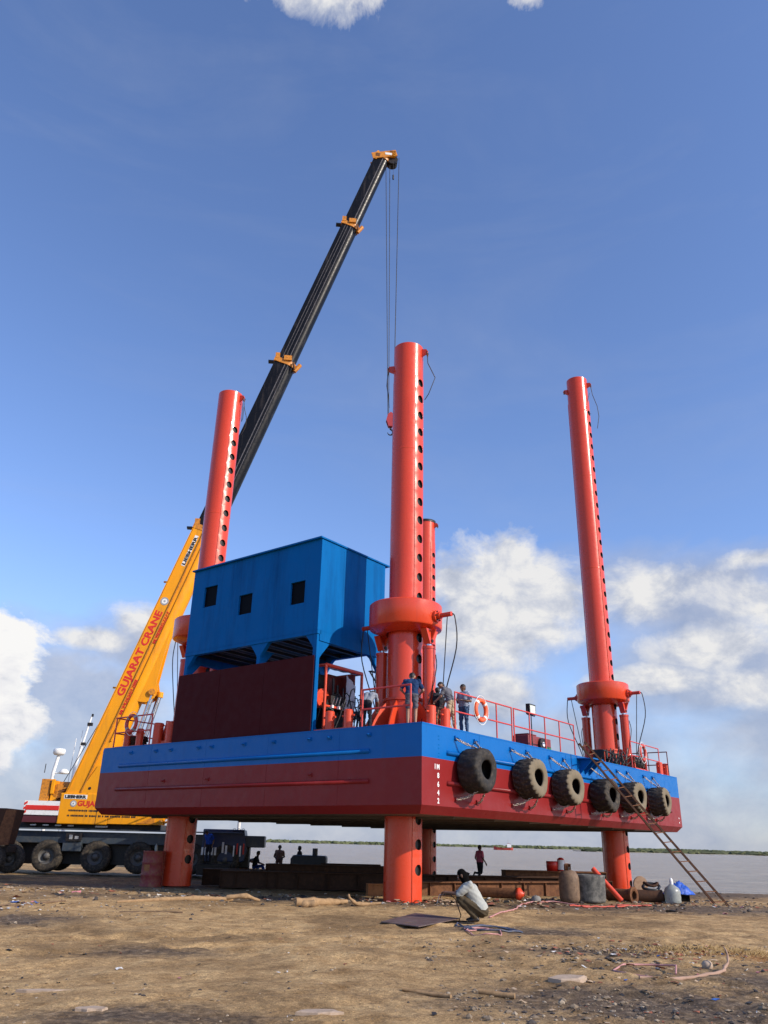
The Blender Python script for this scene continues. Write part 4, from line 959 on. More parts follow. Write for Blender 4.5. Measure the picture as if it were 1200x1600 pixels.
    if wrap:
        B_(head+upv*.04-fc*.02,.097,head+upv*.01-fc*.02,.100); B_(head-fc*.05,.080,neck-fc*.02,.070); B_(head-upv*.02-fc*.02,.094,head-upv*.09-fc*.01,.078); B_(head-fc*.09+upv*.02,.035,head-fc*.15-upv*.02,.022)
        hm=capsule_mesh(hc,.014); hm.materials.append(wrap); o=bpy.data.objects.new('head_cloth',hm); COL.objects.link(o); o.parent=t
    else:
        B_(head+upv*.045-fc*.018,.094,head+upv*.042-fc*.022,.094); B_(head+upv*.02-fc*.045,.075,head-upv*.03-fc*.045,.060); B_(head+upv*.09+fc*.03,.040,head+upv*.09-fc*.03,.045)
        for s in (-1,1): B_(head+upv*.05+sd*.055*s,.045,head+upv*.01+sd*.066*s-fc*.02,.030)
        hm=capsule_mesh(hc,.013); hm.materials.append(hairmat); o=bpy.data.objects.new('hair',hm); COL.objects.link(o); o.parent=t
    return t
def P_(**k): return k
G_deck='workers standing on the barge deck'; G_gr='workers behind the barge in its shade'
navy_s=cloth('navy_tshirt_cloth',(.012,.035,.10)); shorts=cloth('grey_shorts_cloth',(.09,.09,.11)); greysh=cloth('grey_shirt_cloth',(.11,.11,.13)); khaki=cloth('khaki_cloth',(.42,.33,.22))
jeans=cloth('blue_jeans_cloth',(.05,.09,.17)); pinkc=cloth('pink_shirt_cloth',(.62,.13,.22)); browncl=cloth('dusty_brown_cloth',(.18,.11,.08)); olive=cloth('olive_brown_trouser_cloth',(.065,.048,.028)); whitecl=cloth('off_white_shirt_cloth',(.36,.365,.335))
bluecl=cloth('royal_blue_cloth',(.02,.07,.35)); blackcl=cloth('black_cotton_cloth',(.02,.02,.026)); greylt=cloth('pale_grey_cloth',(.22,.24,.28))
def check_mat():
    m,nt,b=new_mat('checked_shirt_cloth'); v=coords(nt); c1=(.42,.44,.48); 
    w1=nd(nt,'ShaderNodeTexWave',wave_type='BANDS',bands_direction='Z'); w1.inputs['Scale'].default_value=9; nt.links.new(v,w1.inputs[0])
    w2=nd(nt,'ShaderNodeTexWave',wave_type='BANDS',bands_direction='X'); w2.inputs['Scale'].default_value=9; nt.links.new(v,w2.inputs[0])
    a=ramp(nt,w1.outputs[0],[(.55,0.),(.7,1.)]); c=ramp(nt,w2.outputs[0],[(.55,0.),(.7,1.)])
    x=mixc(nt,a.outputs[0],c1,(.16,.20,.30)); x=mixc(nt,c.outputs[0],x,(.14,.18,.28)); nt.links.new(x,b.inputs['Base Color']); b.inputs['Roughness'].default_value=.9; return m
CHECK=check_mat()
person('person in navy T-shirt and dark shorts, back turned, beside the nearest leg',BW(.66,.86),rad(-4),
  P_(cho=(0,.10,1.28),neck=(0,.17,1.41),head=(-.0,.25,1.52),face=(0,.85,-.5),shL=(-.20,.10,1.36),elL=(-.33,.12,1.12),wrL=(-.22,.32,1.02),shR=(.20,.10,1.36),elR=(.33,.14,1.10),wrR=(.20,.34,.98)),navy_s,shorts,legs='shorts',skin=SKINLT,scale=1.08,group=G_deck)
person('dark-haired person in black half hidden between the leg and the person in navy',BW(2.45,1.05),rad(40),P_(head=(.0,.05,1.55)),blackcl,blackcl,scale=.93,group=G_deck)
person('person in dark grey shirt and khaki trousers leaning forward at the rail end',BW(2.22,.40),YAW+rad(12),
  P_(cho=(0,.13,1.27),neck=(0,.22,1.39),head=(0,.33,1.47),face=(0,.75,-.66),shL=(-.19,.15,1.35),elL=(-.25,.24,1.10),wrL=(-.20,.42,.98),shR=(.19,.15,1.35),elR=(.24,.22,1.08),wrR=(.20,.36,.90),knL=(-.12,.06,.49),knR=(.13,-.02,.49),anR=(.13,-.10,.085)),greysh,khaki,legs='long',skin=SKINLT,scale=1.04,group=G_deck)
person('person in a checked shirt and blue jeans standing behind the bright orange lifebuoy',BW(3.25,.55),rad(140),
  P_(elL=(-.26,-.02,1.12),wrL=(-.10,.22,1.14),elR=(.26,-.02,1.12),wrR=(.12,.24,1.16),head=(.01,.03,1.57),face=(.3,.9,-.2)),CHECK,jeans,scale=1.02,skin=SKIN,group=G_deck)
person('person in pale grey shirt stooping beside the hydraulic cylinder left of the nearest leg',BW(.75,2.75),YAW-rad(75),
  P_(pel=(0,-.08,.92),cho=(0,.20,1.20),neck=(0,.31,1.28),head=(0,.43,1.30),face=(0,.6,-.8),shL=(-.19,.23,1.24),elL=(-.24,.34,.98),wrL=(-.18,.46,.78),shR=(.19,.23,1.24),elR=(.24,.34,.98),wrR=(.18,.46,.78),hpL=(-.095,-.08,.90),hpR=(.095,-.08,.90)),greylt,blackcl,scale=1.0,group=G_deck)
# squatting welder
SQ=P_(pel=(0,-.13,.205),cho=(0,.08,.55),neck=(0,.19,.69),head=(0,.27,.82),face=(0,.9,-.42),
  shL=(-.19,.12,.66),elL=(-.19,.34,.50),wrL=(-.10,.56,.52),shR=(.19,.12,.66),elR=(.22,.36,.50),wrR=(.12,.60,.47),
  hpL=(-.10,-.11,.20),knL=(-.17,.31,.42),anL=(-.14,.0,.085),hpR=(.10,-.11,.20),knR=(.17,.33,.40),anR=(.14,.03,.085))
sq=person('person in an off-white shirt squatting on the ground in front of the barge',(2.42,21.05,.02),rad(84),SQ,whitecl,olive,sleeve='half',skin=SKIN,scale=1.20,wrap=DKCLOTH,bulk=.012)
wr_=thing('welding_holder','black welding rod holder in the squatting person\'s hand','welding tool',(1.72,21.17,.60),rad(84))
e=MB(); e.tube([(0,-.08,-.0),(0,.06,.0)],.018,BLACKRUB,8); e.tube([(0,.06,0),(.02,.16,-.02),(.02,.22,-.22)],.007,STEEL,6); e.build('handle',wr_)
e=MB(); e.tube([(0,-.08,0),(.02,-.22,-.10),(.05,-.35,-.45),(.1,-.3,-.585),(.3,.1,-.59),(.2,-.5,-.59)],.012,BLACKRUB,6); e.build('cable',wr_)
# people behind the barge
person('person in dusty brown clothes standing with hands at the waist, seen under the barge',(-5.25,47.0,-.22),rad(180),P_(elL=(-.27,-.04,1.12),wrL=(-.16,.14,1.02),elR=(.27,-.04,1.12),wrR=(.16,.14,1.02)),browncl,browncl,sleeve='half',scale=1.0,group=G_gr)
person('person in black standing against the left end of the dark tank, facing left',(-4.0,45.2,-.2),rad(80),P_(),blackcl,blackcl,scale=.98,group=G_gr)
person('person in black top and blue trousers sitting beside the rusty pump',(-6.35,45.8,-.05),rad(-90),
  P_(pel=(0,-.05,.45),cho=(0,.02,.82),neck=(0,.08,.96),head=(0,.12,1.10),shL=(-.19,.03,.90),elL=(-.22,.15,.66),wrL=(-.15,.36,.60),shR=(.19,.03,.90),elR=(.22,.15,.66),wrR=(.15,.36,.60),hpL=(-.1,-.05,.44),knL=(-.12,.38,.50),anL=(-.12,.55,.12),hpR=(.1,-.05,.44),knR=(.12,.38,.50),anR=(.12,.50,.12)),blackcl,bluecl,scale=1.0,group=G_gr)
person('person in a pink shirt walking by the steel beams, one leg lifted behind',(4.95,41.0,.02),rad(-60),
  P_(knR=(.11,-.02,.48),anR=(.11,-.42,.50),toeR=(0,-.6,-.8),knL=(-.11,.05,.49),elL=(-.28,-.05,1.12),wrL=(-.30,.14,.95),elR=(.26,.0,1.1),wrR=(.24,.16,.92)),pinkc,blackcl,scale=1.0,group=G_gr)
person('person in a royal blue shirt leaning on the step beside the crane carrier cab',(-8.25,42.55,.57),rad(150),P_(cho=(0,.12,1.25),neck=(0,.2,1.36),head=(0,.3,1.45),face=(0,.7,-.7),shL=(-.19,.13,1.33),shR=(.19,.13,1.33)),bluecl,blackcl,scale=.98,group=G_gr)

# ------------------------------------------------------------ ground
_tab=rng.random((256,256))
def vnoise(x,y):
    xi=np.floor(x).astype(int); yi=np.floor(y).astype(int); fx=x-xi; fy=y-yi; fx=fx*fx*(3-2*fx); fy=fy*fy*(3-2*fy)
    g=lambda a,b:_tab[a%256,b%256]
    return (g(xi,yi)*(1-fx)+g(xi+1,yi)*fx)*(1-fy)+(g(xi,yi+1)*(1-fx)+g(xi+1,yi+1)*fx)*fy
def fbm(x,y,s,o,gain=.5):
    t=0;a=1;n=0
    for k in range(o): t=t+a*(vnoise(x*s+17.3*k,y*s+9.1*k)-.5); n+=a; a*=gain; s*=2.03
    return t/n*2
def sst(a,b,x): t=np.clip((x-a)/(b-a),0,1); return t*t*(3-2*t)
def bankY(x): return 42.0+14*sst(9,2,x)+6*sst(0,-12,x)
def gh(x,y):
    x=np.asarray(x,float); y=np.asarray(y,float)
    z=.07*fbm(x,y,.16,3)+.055*fbm(x+50,y,.9,4,.55)+.022*fbm(x,y+31,4.0,3,.6)
    rough=sst(.2,4,x-.25*(y-11))*sst(24,13,y)*.85+.15                       # broken ground, lower right
    z=z+rough*.060*fbm(x+9,y,3.1,4,.65)
    for (ax,ay,bx,by) in ((-9,20,5,9.2),(-8.0,21.6,6.6,10.2),(-10,14.2,7,21.5),(-10,12.6,8,19.6)):
        L_=math.hypot(bx-ax,by-ay); ux,uy=(bx-ax)/L_,(by-ay)/L_; d=-(x-ax)*uy+(y-ay)*ux+.5*np.sin(((x-ax)*ux+(y-ay)*uy)*.35); t=((x-ax)*ux+(y-ay)*uy)
        z=z+sst(24,20,y)*sst(0,3,t)*sst(L_+2,L_-2,t)*(-.035*np.exp(-(d/.20)**2)+.018*np.exp(-((np.abs(d)-.36)/.10)**2)+.010*np.exp(-(d/.17)**2)*np.sin(t*22))
    z=z-.14*sst(24,36,y)                                             # gentle fall to the bank
    flat=np.ones_like(z)
    z=z*(.35+.65*sst(4,0,np.abs(y-42.3)/2.2+np.abs(x+12)/40*0)) if False else z
    z=z-1.6*sst(-1.2,4.5,y-bankY(x)+1.1*fbm(x,y,.35,3))
    z=z+.05
    return z
def axis(lo,hi,step,ext,n):
    core=np.arange(lo,hi+1e-6,step); g=np.geomspace(step*1.3,ext,n)
    return np.concatenate([lo-g[::-1],core,hi+g])
gx=axis(-19,19,.10,5000,26); gy=np.concatenate([-np.geomspace(.5,400,14)[::-1]+3,np.arange(3,7.0,.10),np.arange(7.0,26,.085),np.arange(26,60,.22),60+np.geomspace(.6,140,22)])
X,Y=np.meshgrid(gx,gy); Z=gh(X,Y)
# outside the modelled yard the sheet runs on flat under the water
nxg,nyg=len(gx),len(gy)
verts=np.stack([X,Y,Z],-1).reshape(-1,3)
me=bpy.data.meshes.new('ground'); me.vertices.add(len(verts)); me.vertices.foreach_set('co',verts.ravel())
ii=np.arange(nyg-1)[:,None]*nxg+np.arange(nxg-1)[None,:]; quads=np.stack([ii,ii+1,ii+1+nxg,ii+nxg],-1).reshape(-1,4)
me.loops.add(quads.size); me.loops.foreach_set('vertex_index',quads.ravel()); me.polygons.add(len(quads)); me.polygons.foreach_set('loop_start',np.arange(0,quads.size,4)); me.polygons.foreach_set('loop_total',np.full(len(quads),4))
me.polygons.foreach_set('use_smooth',np.ones(len(quads),bool)); me.update(calc_edges=True)
ground=bpy.data.objects.new('ground',me); COL.objects.link(ground); ground['kind']='structure'; ground['label']='dry tan dirt yard with dark muddy patches running down to the river bank'
def ground_mat():
    m,nt,b=new_mat('trampled_dirt'); v=coords(nt)
    vs=coords(nt,'Object',(1,1.0,1))
    big=noise(nt,vs,.28,6,.6,.6); mid=noise(nt,vs,1.6,8,.68,.3); fine=noise(nt,v,9,8,.72); vfine=noise(nt,v,45,6,.7)
    c=ramp(nt,mid.outputs[0],[(.30,(.245,.140,.054)),(.44,(.405,.255,.115)),(.58,(.545,.355,.165)),(.78,(.64,.445,.22))]).outputs[0]
    dk=ramp(nt,big.outputs[0],[(.38,1.),(.52,0.)]).outputs[0]
    c=mixc(nt,mathn(nt,'MULTIPLY',dk,.72),c,(.19,.115,.052))
    # dark wet mud: broad patch low on the right and the oily working strip in front of the barge, plus shade painted under the barge towards the crane
    sep=nd(nt,'ShaderNodeSeparateXYZ'); nt.links.new(v,sep.inputs[0]); x,y=sep.outputs[0],sep.outputs[1]
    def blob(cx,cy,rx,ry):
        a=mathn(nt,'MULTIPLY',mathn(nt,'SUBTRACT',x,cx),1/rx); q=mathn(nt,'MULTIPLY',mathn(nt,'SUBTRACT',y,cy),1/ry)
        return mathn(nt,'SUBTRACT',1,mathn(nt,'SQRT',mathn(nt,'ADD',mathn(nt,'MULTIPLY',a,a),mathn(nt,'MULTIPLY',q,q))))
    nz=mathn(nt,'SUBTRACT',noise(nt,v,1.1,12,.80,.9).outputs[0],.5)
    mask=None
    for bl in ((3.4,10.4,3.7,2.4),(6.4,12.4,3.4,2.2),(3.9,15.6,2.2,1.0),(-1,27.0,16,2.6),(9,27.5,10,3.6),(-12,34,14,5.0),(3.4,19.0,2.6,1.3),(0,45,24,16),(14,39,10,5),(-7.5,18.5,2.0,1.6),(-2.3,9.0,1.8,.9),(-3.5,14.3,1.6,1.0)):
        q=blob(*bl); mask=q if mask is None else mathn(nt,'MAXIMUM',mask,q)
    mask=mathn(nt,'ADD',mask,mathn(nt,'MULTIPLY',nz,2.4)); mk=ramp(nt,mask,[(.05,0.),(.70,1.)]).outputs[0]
    mud=ramp(nt,fine.outputs[0],[(.34,(.050,.034,.022)),(.50,(.105,.074,.048)),(.62,(.19,.14,.092)),(.76,(.30,.23,.155))]).outputs[0]  # same dark tones serve the wet mud and the painted shade
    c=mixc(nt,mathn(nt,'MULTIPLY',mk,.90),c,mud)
    fr=ramp(nt,fine.outputs[0],[(.30,.60),(.55,1.0),(.75,1.22)]).outputs[0]; c=mixc(nt,1.0,c,fr,'MULTIPLY')
    vr=ramp(nt,vfine.outputs[0],[(.30,.72),(.6,1.08)]).outputs[0]; c=mixc(nt,1.0,c,vr,'MULTIPLY')
    vo=nd(nt,'ShaderNodeTexVoronoi'); vo.inputs['Scale'].default_value=38; nt.links.new(v,vo.inputs['Vector']); sv=nd(nt,'ShaderNodeSeparateColor'); nt.links.new(vo.outputs['Color'],sv.inputs[0])
    c=mixc(nt,1.0,c,ramp(nt,sv.outputs[0],[(0.,.72),(.25,.96),(.85,1.02),(1.,1.22)]).outputs[0],'MULTIPLY')
    vo2=nd(nt,'ShaderNodeTexVoronoi'); vo2.inputs['Scale'].default_value=110; nt.links.new(v,vo2.inputs['Vector']); sv2=nd(nt,'ShaderNodeSeparateColor'); nt.links.new(vo2.outputs['Color'],sv2.inputs[0])
    c=mixc(nt,1.0,c,ramp(nt,sv2.outputs[0],[(0.,.72),(.5,1.0),(1.,1.25)]).outputs[0],'MULTIPLY')
    # reddish straw stain
    q=ramp(nt,mathn(nt,'ADD',blob(6.2,15.5,2.2,1.0),mathn(nt,'MULTIPLY',nz,2.2)),[(.25,0.),(.7,.75)]).outputs[0]; c=mixc(nt,q,c,(.24,.105,.035))
    nt.links.new(c,b.inputs['Base Color'])
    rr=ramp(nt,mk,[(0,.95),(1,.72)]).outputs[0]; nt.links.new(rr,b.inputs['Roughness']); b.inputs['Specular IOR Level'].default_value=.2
    b1=nd(nt,'ShaderNodeBump'); b1.inputs['Strength'].default_value=.9; b1.inputs['Distance'].default_value=.045; nt.links.new(noise(nt,v,6,10,.72).outputs[0],b1.inputs['Height'])
    b2=nd(nt,'ShaderNodeBump'); b2.inputs['Strength'].default_value=.6; b2.inputs['Distance'].default_value=.012; nt.links.new(noise(nt,v,42,5,.65).outputs[0],b2.inputs['Height']); nt.links.new(b1.outputs[0],b2.inputs['Normal']); nt.links.new(b2.outputs[0],b.inputs['Normal'])
    return m
def mathn(nt,op,a,b=None):
    m=nd(nt,'ShaderNodeMath',operation=op)
    for i,v in ((0,a),(1,b)):
        if v is None: continue
        if isinstance(v,(int,float)): m.inputs[i].default_value=v
        else: nt.links.new(v,m.inputs[i])
    return m.outputs[0]
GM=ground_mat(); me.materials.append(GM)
def gz(x,y): return float(gh(np.array([x]),np.array([y]))[0])

# river
wm,nt,b=new_mat('brown_river_water'); v=coords(nt)
b.inputs['Base Color'].default_value=(.235,.205,.175,1); b.inputs['Roughness'].default_value=.18; b.inputs['Specular IOR Level'].default_value=.20
mp=nd(nt,'ShaderNodeMapping'); mp.inputs['Scale'].default_value=(.45,1.0,1); nt.links.new(v,mp.inputs[0])
n1=noise(nt,mp.outputs[0],.9,7,.66,.5); n2=noise(nt,mp.outputs[0],.12,4,.6)
rp=ramp(nt,n1.outputs[0],[(.38,.66),(.62,1.18)]).outputs[0]  # light and dark of the ripples put into the base colour
cc=mixc(nt,ramp(nt,n2.outputs[0],[(.35,0.),(.65,1.)]).outputs[0],(.31,.225,.145),(.38,.29,.20)); cc=mixc(nt,1.0,cc,rp,'MULTIPLY'); nt.links.new(cc,b.inputs['Base Color'])
bp=nd(nt,'ShaderNodeBump'); bp.inputs['Strength'].default_value=1.0; bp.inputs['Distance'].default_value=.9; nt.links.new(n1.outputs[0],bp.inputs['Height']); nt.links.new(bp.outputs[0],b.inputs['Normal'])
e=MB(); e.add([(-6000,30,-.62),(6000,30,-.62),(6000,9000,-.62),(-6000,9000,-.62)],[(0,1,2,3)],wm)
wt=e.build('river_water'); wt['kind']='structure'; wt['label']='wide rippled brown-grey river'

# far shores: low mangrove strips
mang=pm('far_mangrove_foliage',(.125,.135,.065),.9,0,.35,(.07,.09,.04),.5,.05,0,1,spec=.1)
mang2=pm('near_mangrove_foliage',(.105,.110,.052),.9,0,.35,(.06,.072,.04),.5,.08,0,1,spec=.1)
mudm=pm('far_mud_bank',(.26,.23,.16),.9,0,.1,None,0,.02,0)
def shore(name,x0,y0,x1,y1,hgt,depth,m,label,clumps,seed):
    r_=random.Random(seed); p=Vector((x0,y0,0)); q=Vector((x1,y1,0)); d=(q-p); L=d.length; d.normalize(); n=Vector((-d.y,d.x,0))
    e=MB(); N=160; vs=[]
    for i in range(N+1):
        c=p+d*L*i/N; wob=r_.uniform(-1,1)*4
        for off,z in ((-8+wob,-1.2),(0+wob,-.3),(depth,-.2),(depth,-1.2)): vs.append(c+n*off+Vector((0,0,z)))
    e.add(vs,[(i*4+k,(i+1)*4+k,(i+1)*4+k+1,i*4+k+1) for i in range(N) for k in range(3)],mudm)
    o=e.build('far_bank_'+name if False else 'far_bank'); o['kind']='structure'; o['label']='low mud bank '+label
    e=MB(); 
    for k in range(clumps):
        t=r_.random(); off=r_.uniform(2,depth*.8); c=p+d*L*t+n*off
        big=.55+.45*math.sin(t*23+seed)*math.sin(t*61+1); hh=hgt*(.62+.22*r_.random())*(.82+.25*big); w=r_.uniform(5,16)
        if seed==2 and abs((p+d*L*t).x-262)<14: hh*=1.35
        # leafy clump: irregular low dome of facets
        ns=7; ring_=[]; vs=[c+Vector((0,0,hh-.4))]
        for j,(fr,fz) in enumerate(((.55,.8),(1,.35),(.9,-.1))):
            for s_ in range(ns):
                a=2*PI*(s_+.5*j)/ns; rr=w*fr*r_.uniform(.6,1.15)*.5; vs.append(c+Vector((rr*math.cos(a),rr*math.sin(a),hh*fz*r_.uniform(.75,1.15)-.4)))
        fs=[(0,1+s_,1+(s_+1)%ns) for s_ in range(ns)]
        for j in range(2):
            for s_ in range(ns): a0=1+j*ns+s_; a1=1+j*ns+(s_+1)%ns; fs.append((a0,a0+ns,a1+ns,a1))
        e.add(vs,fs,m)
    o=e.build('mangrove'); o['kind']='stuff'; o['label']='low green mangrove growth '+label
shore('far',-900,985,1500,1120,4.6,60,mang,'along the far side of the river',2600,1)
shore('near',155,600,1500,760,2.7,50,mang2,'on the nearer spit at the right',2000,2)

# small boat on the river
bt_=thing('fishing_boat','small red boat with a white wheelhouse far out on the river','boat',(81,545,-.62),rad(175))
e=MB(); redb=pm('boat_red',(.40,.05,.04),.5); 
sec=[(-6,.7,1.6),(-4.5,1.5,1.3),(0,1.8,1.2),(4,1.4,1.5),(6.2,.15,2.3)]
vs=[]
for x,w,hh in sec: vs+=[(x,-w,hh),(x,-w*.6,-.2),(x,w*.6,-.2),(x,w,hh)]
e.add(vs,[(i*4+k,(i+1)*4+k,(i+1)*4+k+1,i*4+k+1) for i in range(4) for k in range(3)]+[(3,2,1,0),(16,17,18,19)]+[(i*4,i*4+3,(i+1)*4+3,(i+1)*4) for i in range(4)],redb); e.build('boat_hull',bt_)
e=MB(); e.box((-3.6,0,2.4),(2.6,2.0,1.6),WHITE); e.box((-3.2,0,3.5),(1.6,1.7,.8),WHITE); e.box((-3.4,0,3.98),(2.2,2.1,.12),redb); e.box((-2.28,0,2.6),(.04,1.5,.5),GLASSDK); e.build('wheelhouse',bt_)
e=MB(); e.tube([(-3,0,4),(-3,0,6.2)],.08,GREYP,6); e.tube([(3,0,1.4),(3,0,4)],.07,GREYP,6); e.build('mast',bt_)

# masts of craft standing beyond the crane
t=thing('radar_mast','white post with a drum-shaped radar dome rising behind the crane counterweight','mast',(-22.6,58,-.3),0)
e=MB(); e.tube([(0,0,0),(0,0,6.0),(.18,0,7.2)],.12,WHITE,10); e.build('post',t)
e=MB(); e.lathe([(0,7.2),(.30,7.2),(.40,7.3),(.42,7.5),(.36,7.62),(0,7.66)],WHITE,24,Matrix.Translation((.18,0,0))); e.lathe([(0,6.2),(.3,6.2),(.36,6.3),(.2,6.5),(0,6.55)],WHITE,16,Matrix.Translation((.75,0,-.25))); e.tube([(0,0,6.0),(1.0,0,6.0)],.04,WHITE,6); e.tube([(-.6,0,6.0),(-.6,0,6.6)],.03,DARK,6); e.build('radar_dome',t)
t=thing('signal_mast','slender white mast with lamps between the radar post and the yellow boom','mast',(-21.9,60,-.3),0)
e=MB(); e.tube([(-.1,0,0),(.0,0,6.5),(.65,0,10.2)],[.14,.11,.06],WHITE,10); e.tube([(-.5,.2,0),(-.3,.2,8.6)],.03,WHITE,6); e.tube([(-.1,.3,0),(.05,.3,9.2)],.025,WHITE,6); e.build('post',t)
e=MB(); e.box((.62,0,9.6),(.35,.2,.22),DARK); e.box((.35,0,8.2),(.32,.2,.2),DARK); e.box((.70,0,10.25),(.12,.12,.2),DARK); e.build('lamp',t)
# white and green post plus rusty pump beyond the carrier cab
t=thing('striped_post','white post with a green sleeve standing beside the rusty pump in the shade','post',(-8.1,50.2,-.25),0)
e=MB(); e.tube([(0,0,0),(0,0,3.5)],.10,WHITE,10); e.build('post',t); e=MB(); e.tube([(0,0,1.3),(0,0,2.1)],.14,pm('dull_green_paint',(.05,.09,.07),.6),12); e.tube([(0,0,.3),(0,0,.9)],.16,pm('faded_pink_paint',(.45,.22,.22),.6),12); e.build('sleeve',t)
t=thing('rusty_pump','orange rusty pump with a coiled top, left of the sitting person in black','pump',(-7.2,46.5,-.25),rad(10))
e=MB(); e.prism([(-.5,0),(.45,0),(.42,1.05),(-.38,1.05)],.6,RUSTLT,Matrix(((1,0,0,0),(0,0,1,-.3),(0,1,0,0),(0,0,0,1)))); e.box((.38,-.32,.55),(.08,.06,1.1),pm('cream_paint',(.55,.42,.30),.6)); e.build('casing',t,bevel=.03)  # plain cream strip along the right edge of the casing
e=MB()
for k in range(4): e.tube([((.30-.03*k)*math.cos(a)-.02*k,-.05+.02*k,1.28+.09*k+(.20)*math.sin(a)*.6) for a in np.linspace(0,2*PI,15)[:-1]],.045,RUST,6,closed=True)
e.build('hose_coil',t)
e=MB(); e.tube([(.3,0,.9),(.6,-.1,1.0),(.9,-.1,.5),(1.1,-.1,0)],.08,GREYP,8); e.tube([(.3,.2,.95),(.8,.2,.8),(1.0,.2,.0)],.07,RUSTLT,8); e.build('pipe',t)
# dark tank with a stub, seen under the hull
t=thing('dark_tank','dark rounded steel tank with a short stub on top, in silhouette beyond the beams','tank',(-3.45,44.2,-.2),0)
t.scale=(.87,1,.97)
e=MB(); dkt=pm('dark_navy_tank_paint',(.02,.025,.04),.5,0,.2,(.06,.04,.03),.3,2)
e.prism([(-1.05,0),(1.05,0),(1.05,1.18),(.98,1.26),(-.9,1.28),(-1.05,1.1)],1.4,dkt,Matrix(((1,0,0,0),(0,0,1,0),(0,1,0,0),(0,0,0,1)))); e.build('shell',t,bevel=.06)
e=MB(); e.tube([(.35,.4,1.25),(.35,.4,1.62)],.16,dkt,14); e.build('stub',t)

# ------------------------------------------------------------ things lying on the ground
def girder(name,label,c,L,h_,w,rz,m,z=None,ribs=0,m2=None,grp='steel beams stacked under the barge'):
    z=gz(*c) if z is None else z
    t=thing(name,label,'beam',(c[0],c[1],z),rz,grp)
    e=MB(); tf=.04
    e.box((0,0,tf/2),(L,w,tf),m); e.box((0,0,h_-tf/2),(L,w,tf),m); e.box((0,-w*.30,h_/2),(L,.03,h_-2*tf),m2 or m); e.box((0,w*.30,h_/2),(L,.03,h_-2*tf),m)
    e.box((-L/2+.012,0,h_/2),(.02,w*.9,h_-2*tf-.004),m2 or m); e.box((L/2-.012,0,h_/2),(.02,w*.9,h_-2*tf-.004),m)
    for k in range(ribs): e.box((-L/2+L*(k+.5)/ribs,-w*.30-.06,h_/2),(.03,.09,h_-2*tf),m)
    e.build('girder_body',t); return t
girder('steel_beam','long rust-brown steel box beam with ribs running right from the nearest leg',(4.7,33.6),9.6,.56,.7,rad(28),RUST,z=-.12,ribs=9,m2=RUST)
girder('steel_beam','short orange-rust beam with its square end showing left of the nearest leg',(.55,31.4),1.7,.46,.5,rad(10),RUSTLT,z=-.10)
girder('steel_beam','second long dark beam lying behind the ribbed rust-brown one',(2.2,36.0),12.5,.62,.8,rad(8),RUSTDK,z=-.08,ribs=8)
girder('steel_beam','pale brown plank-topped beam end on which the red and white can stands',(8.0,38.9),4.6,.36,.9,rad(6),RUST,z=.36)
girder('steel_beam','low beam carrying the pale brown one, under the walking person in pink',(6.2,39.4),9.0,.46,.9,rad(4),RUSTDK,z=-.12)
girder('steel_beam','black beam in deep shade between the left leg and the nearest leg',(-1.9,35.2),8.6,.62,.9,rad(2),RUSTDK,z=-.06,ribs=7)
girder('steel_beam','short black beam added to darken the shade just right of the left leg',(-5.9,36.6),2.6,.62,.9,rad(4),RUSTDK,z=-.06)  # extra beam, put in to blacken the gap beside the left leg
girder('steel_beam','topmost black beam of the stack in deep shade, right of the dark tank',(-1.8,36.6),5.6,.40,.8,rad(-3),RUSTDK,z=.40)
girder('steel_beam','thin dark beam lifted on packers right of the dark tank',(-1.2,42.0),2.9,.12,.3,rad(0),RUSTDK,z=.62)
e=MB(); e.box((-1.9,42.0,.26),(.25,.3,.72),RUSTDK); e.box((-.5,42.0,.26),(.25,.3,.72),RUSTDK); o=e.build('beam_packer'); meta(o,'two squat dark blocks holding up the thin beam by the dark tank','block')
t=thing('paint_can','red and white can standing on the pale brown beam end','can',(8.1,38.8,.72),0)
e=MB(); e.lathe([(0,0),(.24,0),(.26,.38),(.24,.40),(0,.40)],REDTXT,20,Matrix.Translation((-.18,0,0))); e.lathe([(0,0),(.20,0),(.15,.50),(.06,.56),(0,.56)],REDTXT,20,Matrix.Translation((.22,0,0))); e.build('can_body',t)
e=MB(); e.lathe([(.206,.06),(.17,.46)],WHITE,12,Matrix.Translation((.22,0,0)),-PI*.8,-PI*.25); e.build('white_band',t)
# red drum by the left leg
t=thing('red_drum','dull red steel drum standing left of the left leg','drum',(-8.75,34.1,gz(-8.75,34.1)),0)
e=MB(); dr=pm('dull_red_drum_paint',(.22,.025,.025),.6,0,.2,(.25,.12,.04),.4,3); e.lathe([(0,0),(.42,0),(.43,.03),(.41,.06),(.41,.42),(.43,.45),(.41,.48),(.41,.86),(.43,.89),(.41,.92),(.41,1.27),(.43,1.30),(.40,1.31),(.39,1.28),(0,1.28)],dr,32); e.build('drum_body',t)
e=MB(); e.add([(.415*math.cos(a),.415*math.sin(a),z) for z in (.6,.82) for a in (-2.2,-1.9,-1.6)],[(0,1,4,3),(1,2,5,4)],RUSTLT); e.build('label_patch',t)
t=thing('plastic_bottle','small clear plastic bottle standing on the red drum','bottle',(-8.7,34.1,gz(-8.75,34.1)+1.28),0)
e=MB(); e.lathe([(0,0),(.05,0),(.055,.02),(.055,.2),(.02,.26),(.02,.29),(0,.29)],PLASTW,12); e.build('bottle_body',t)
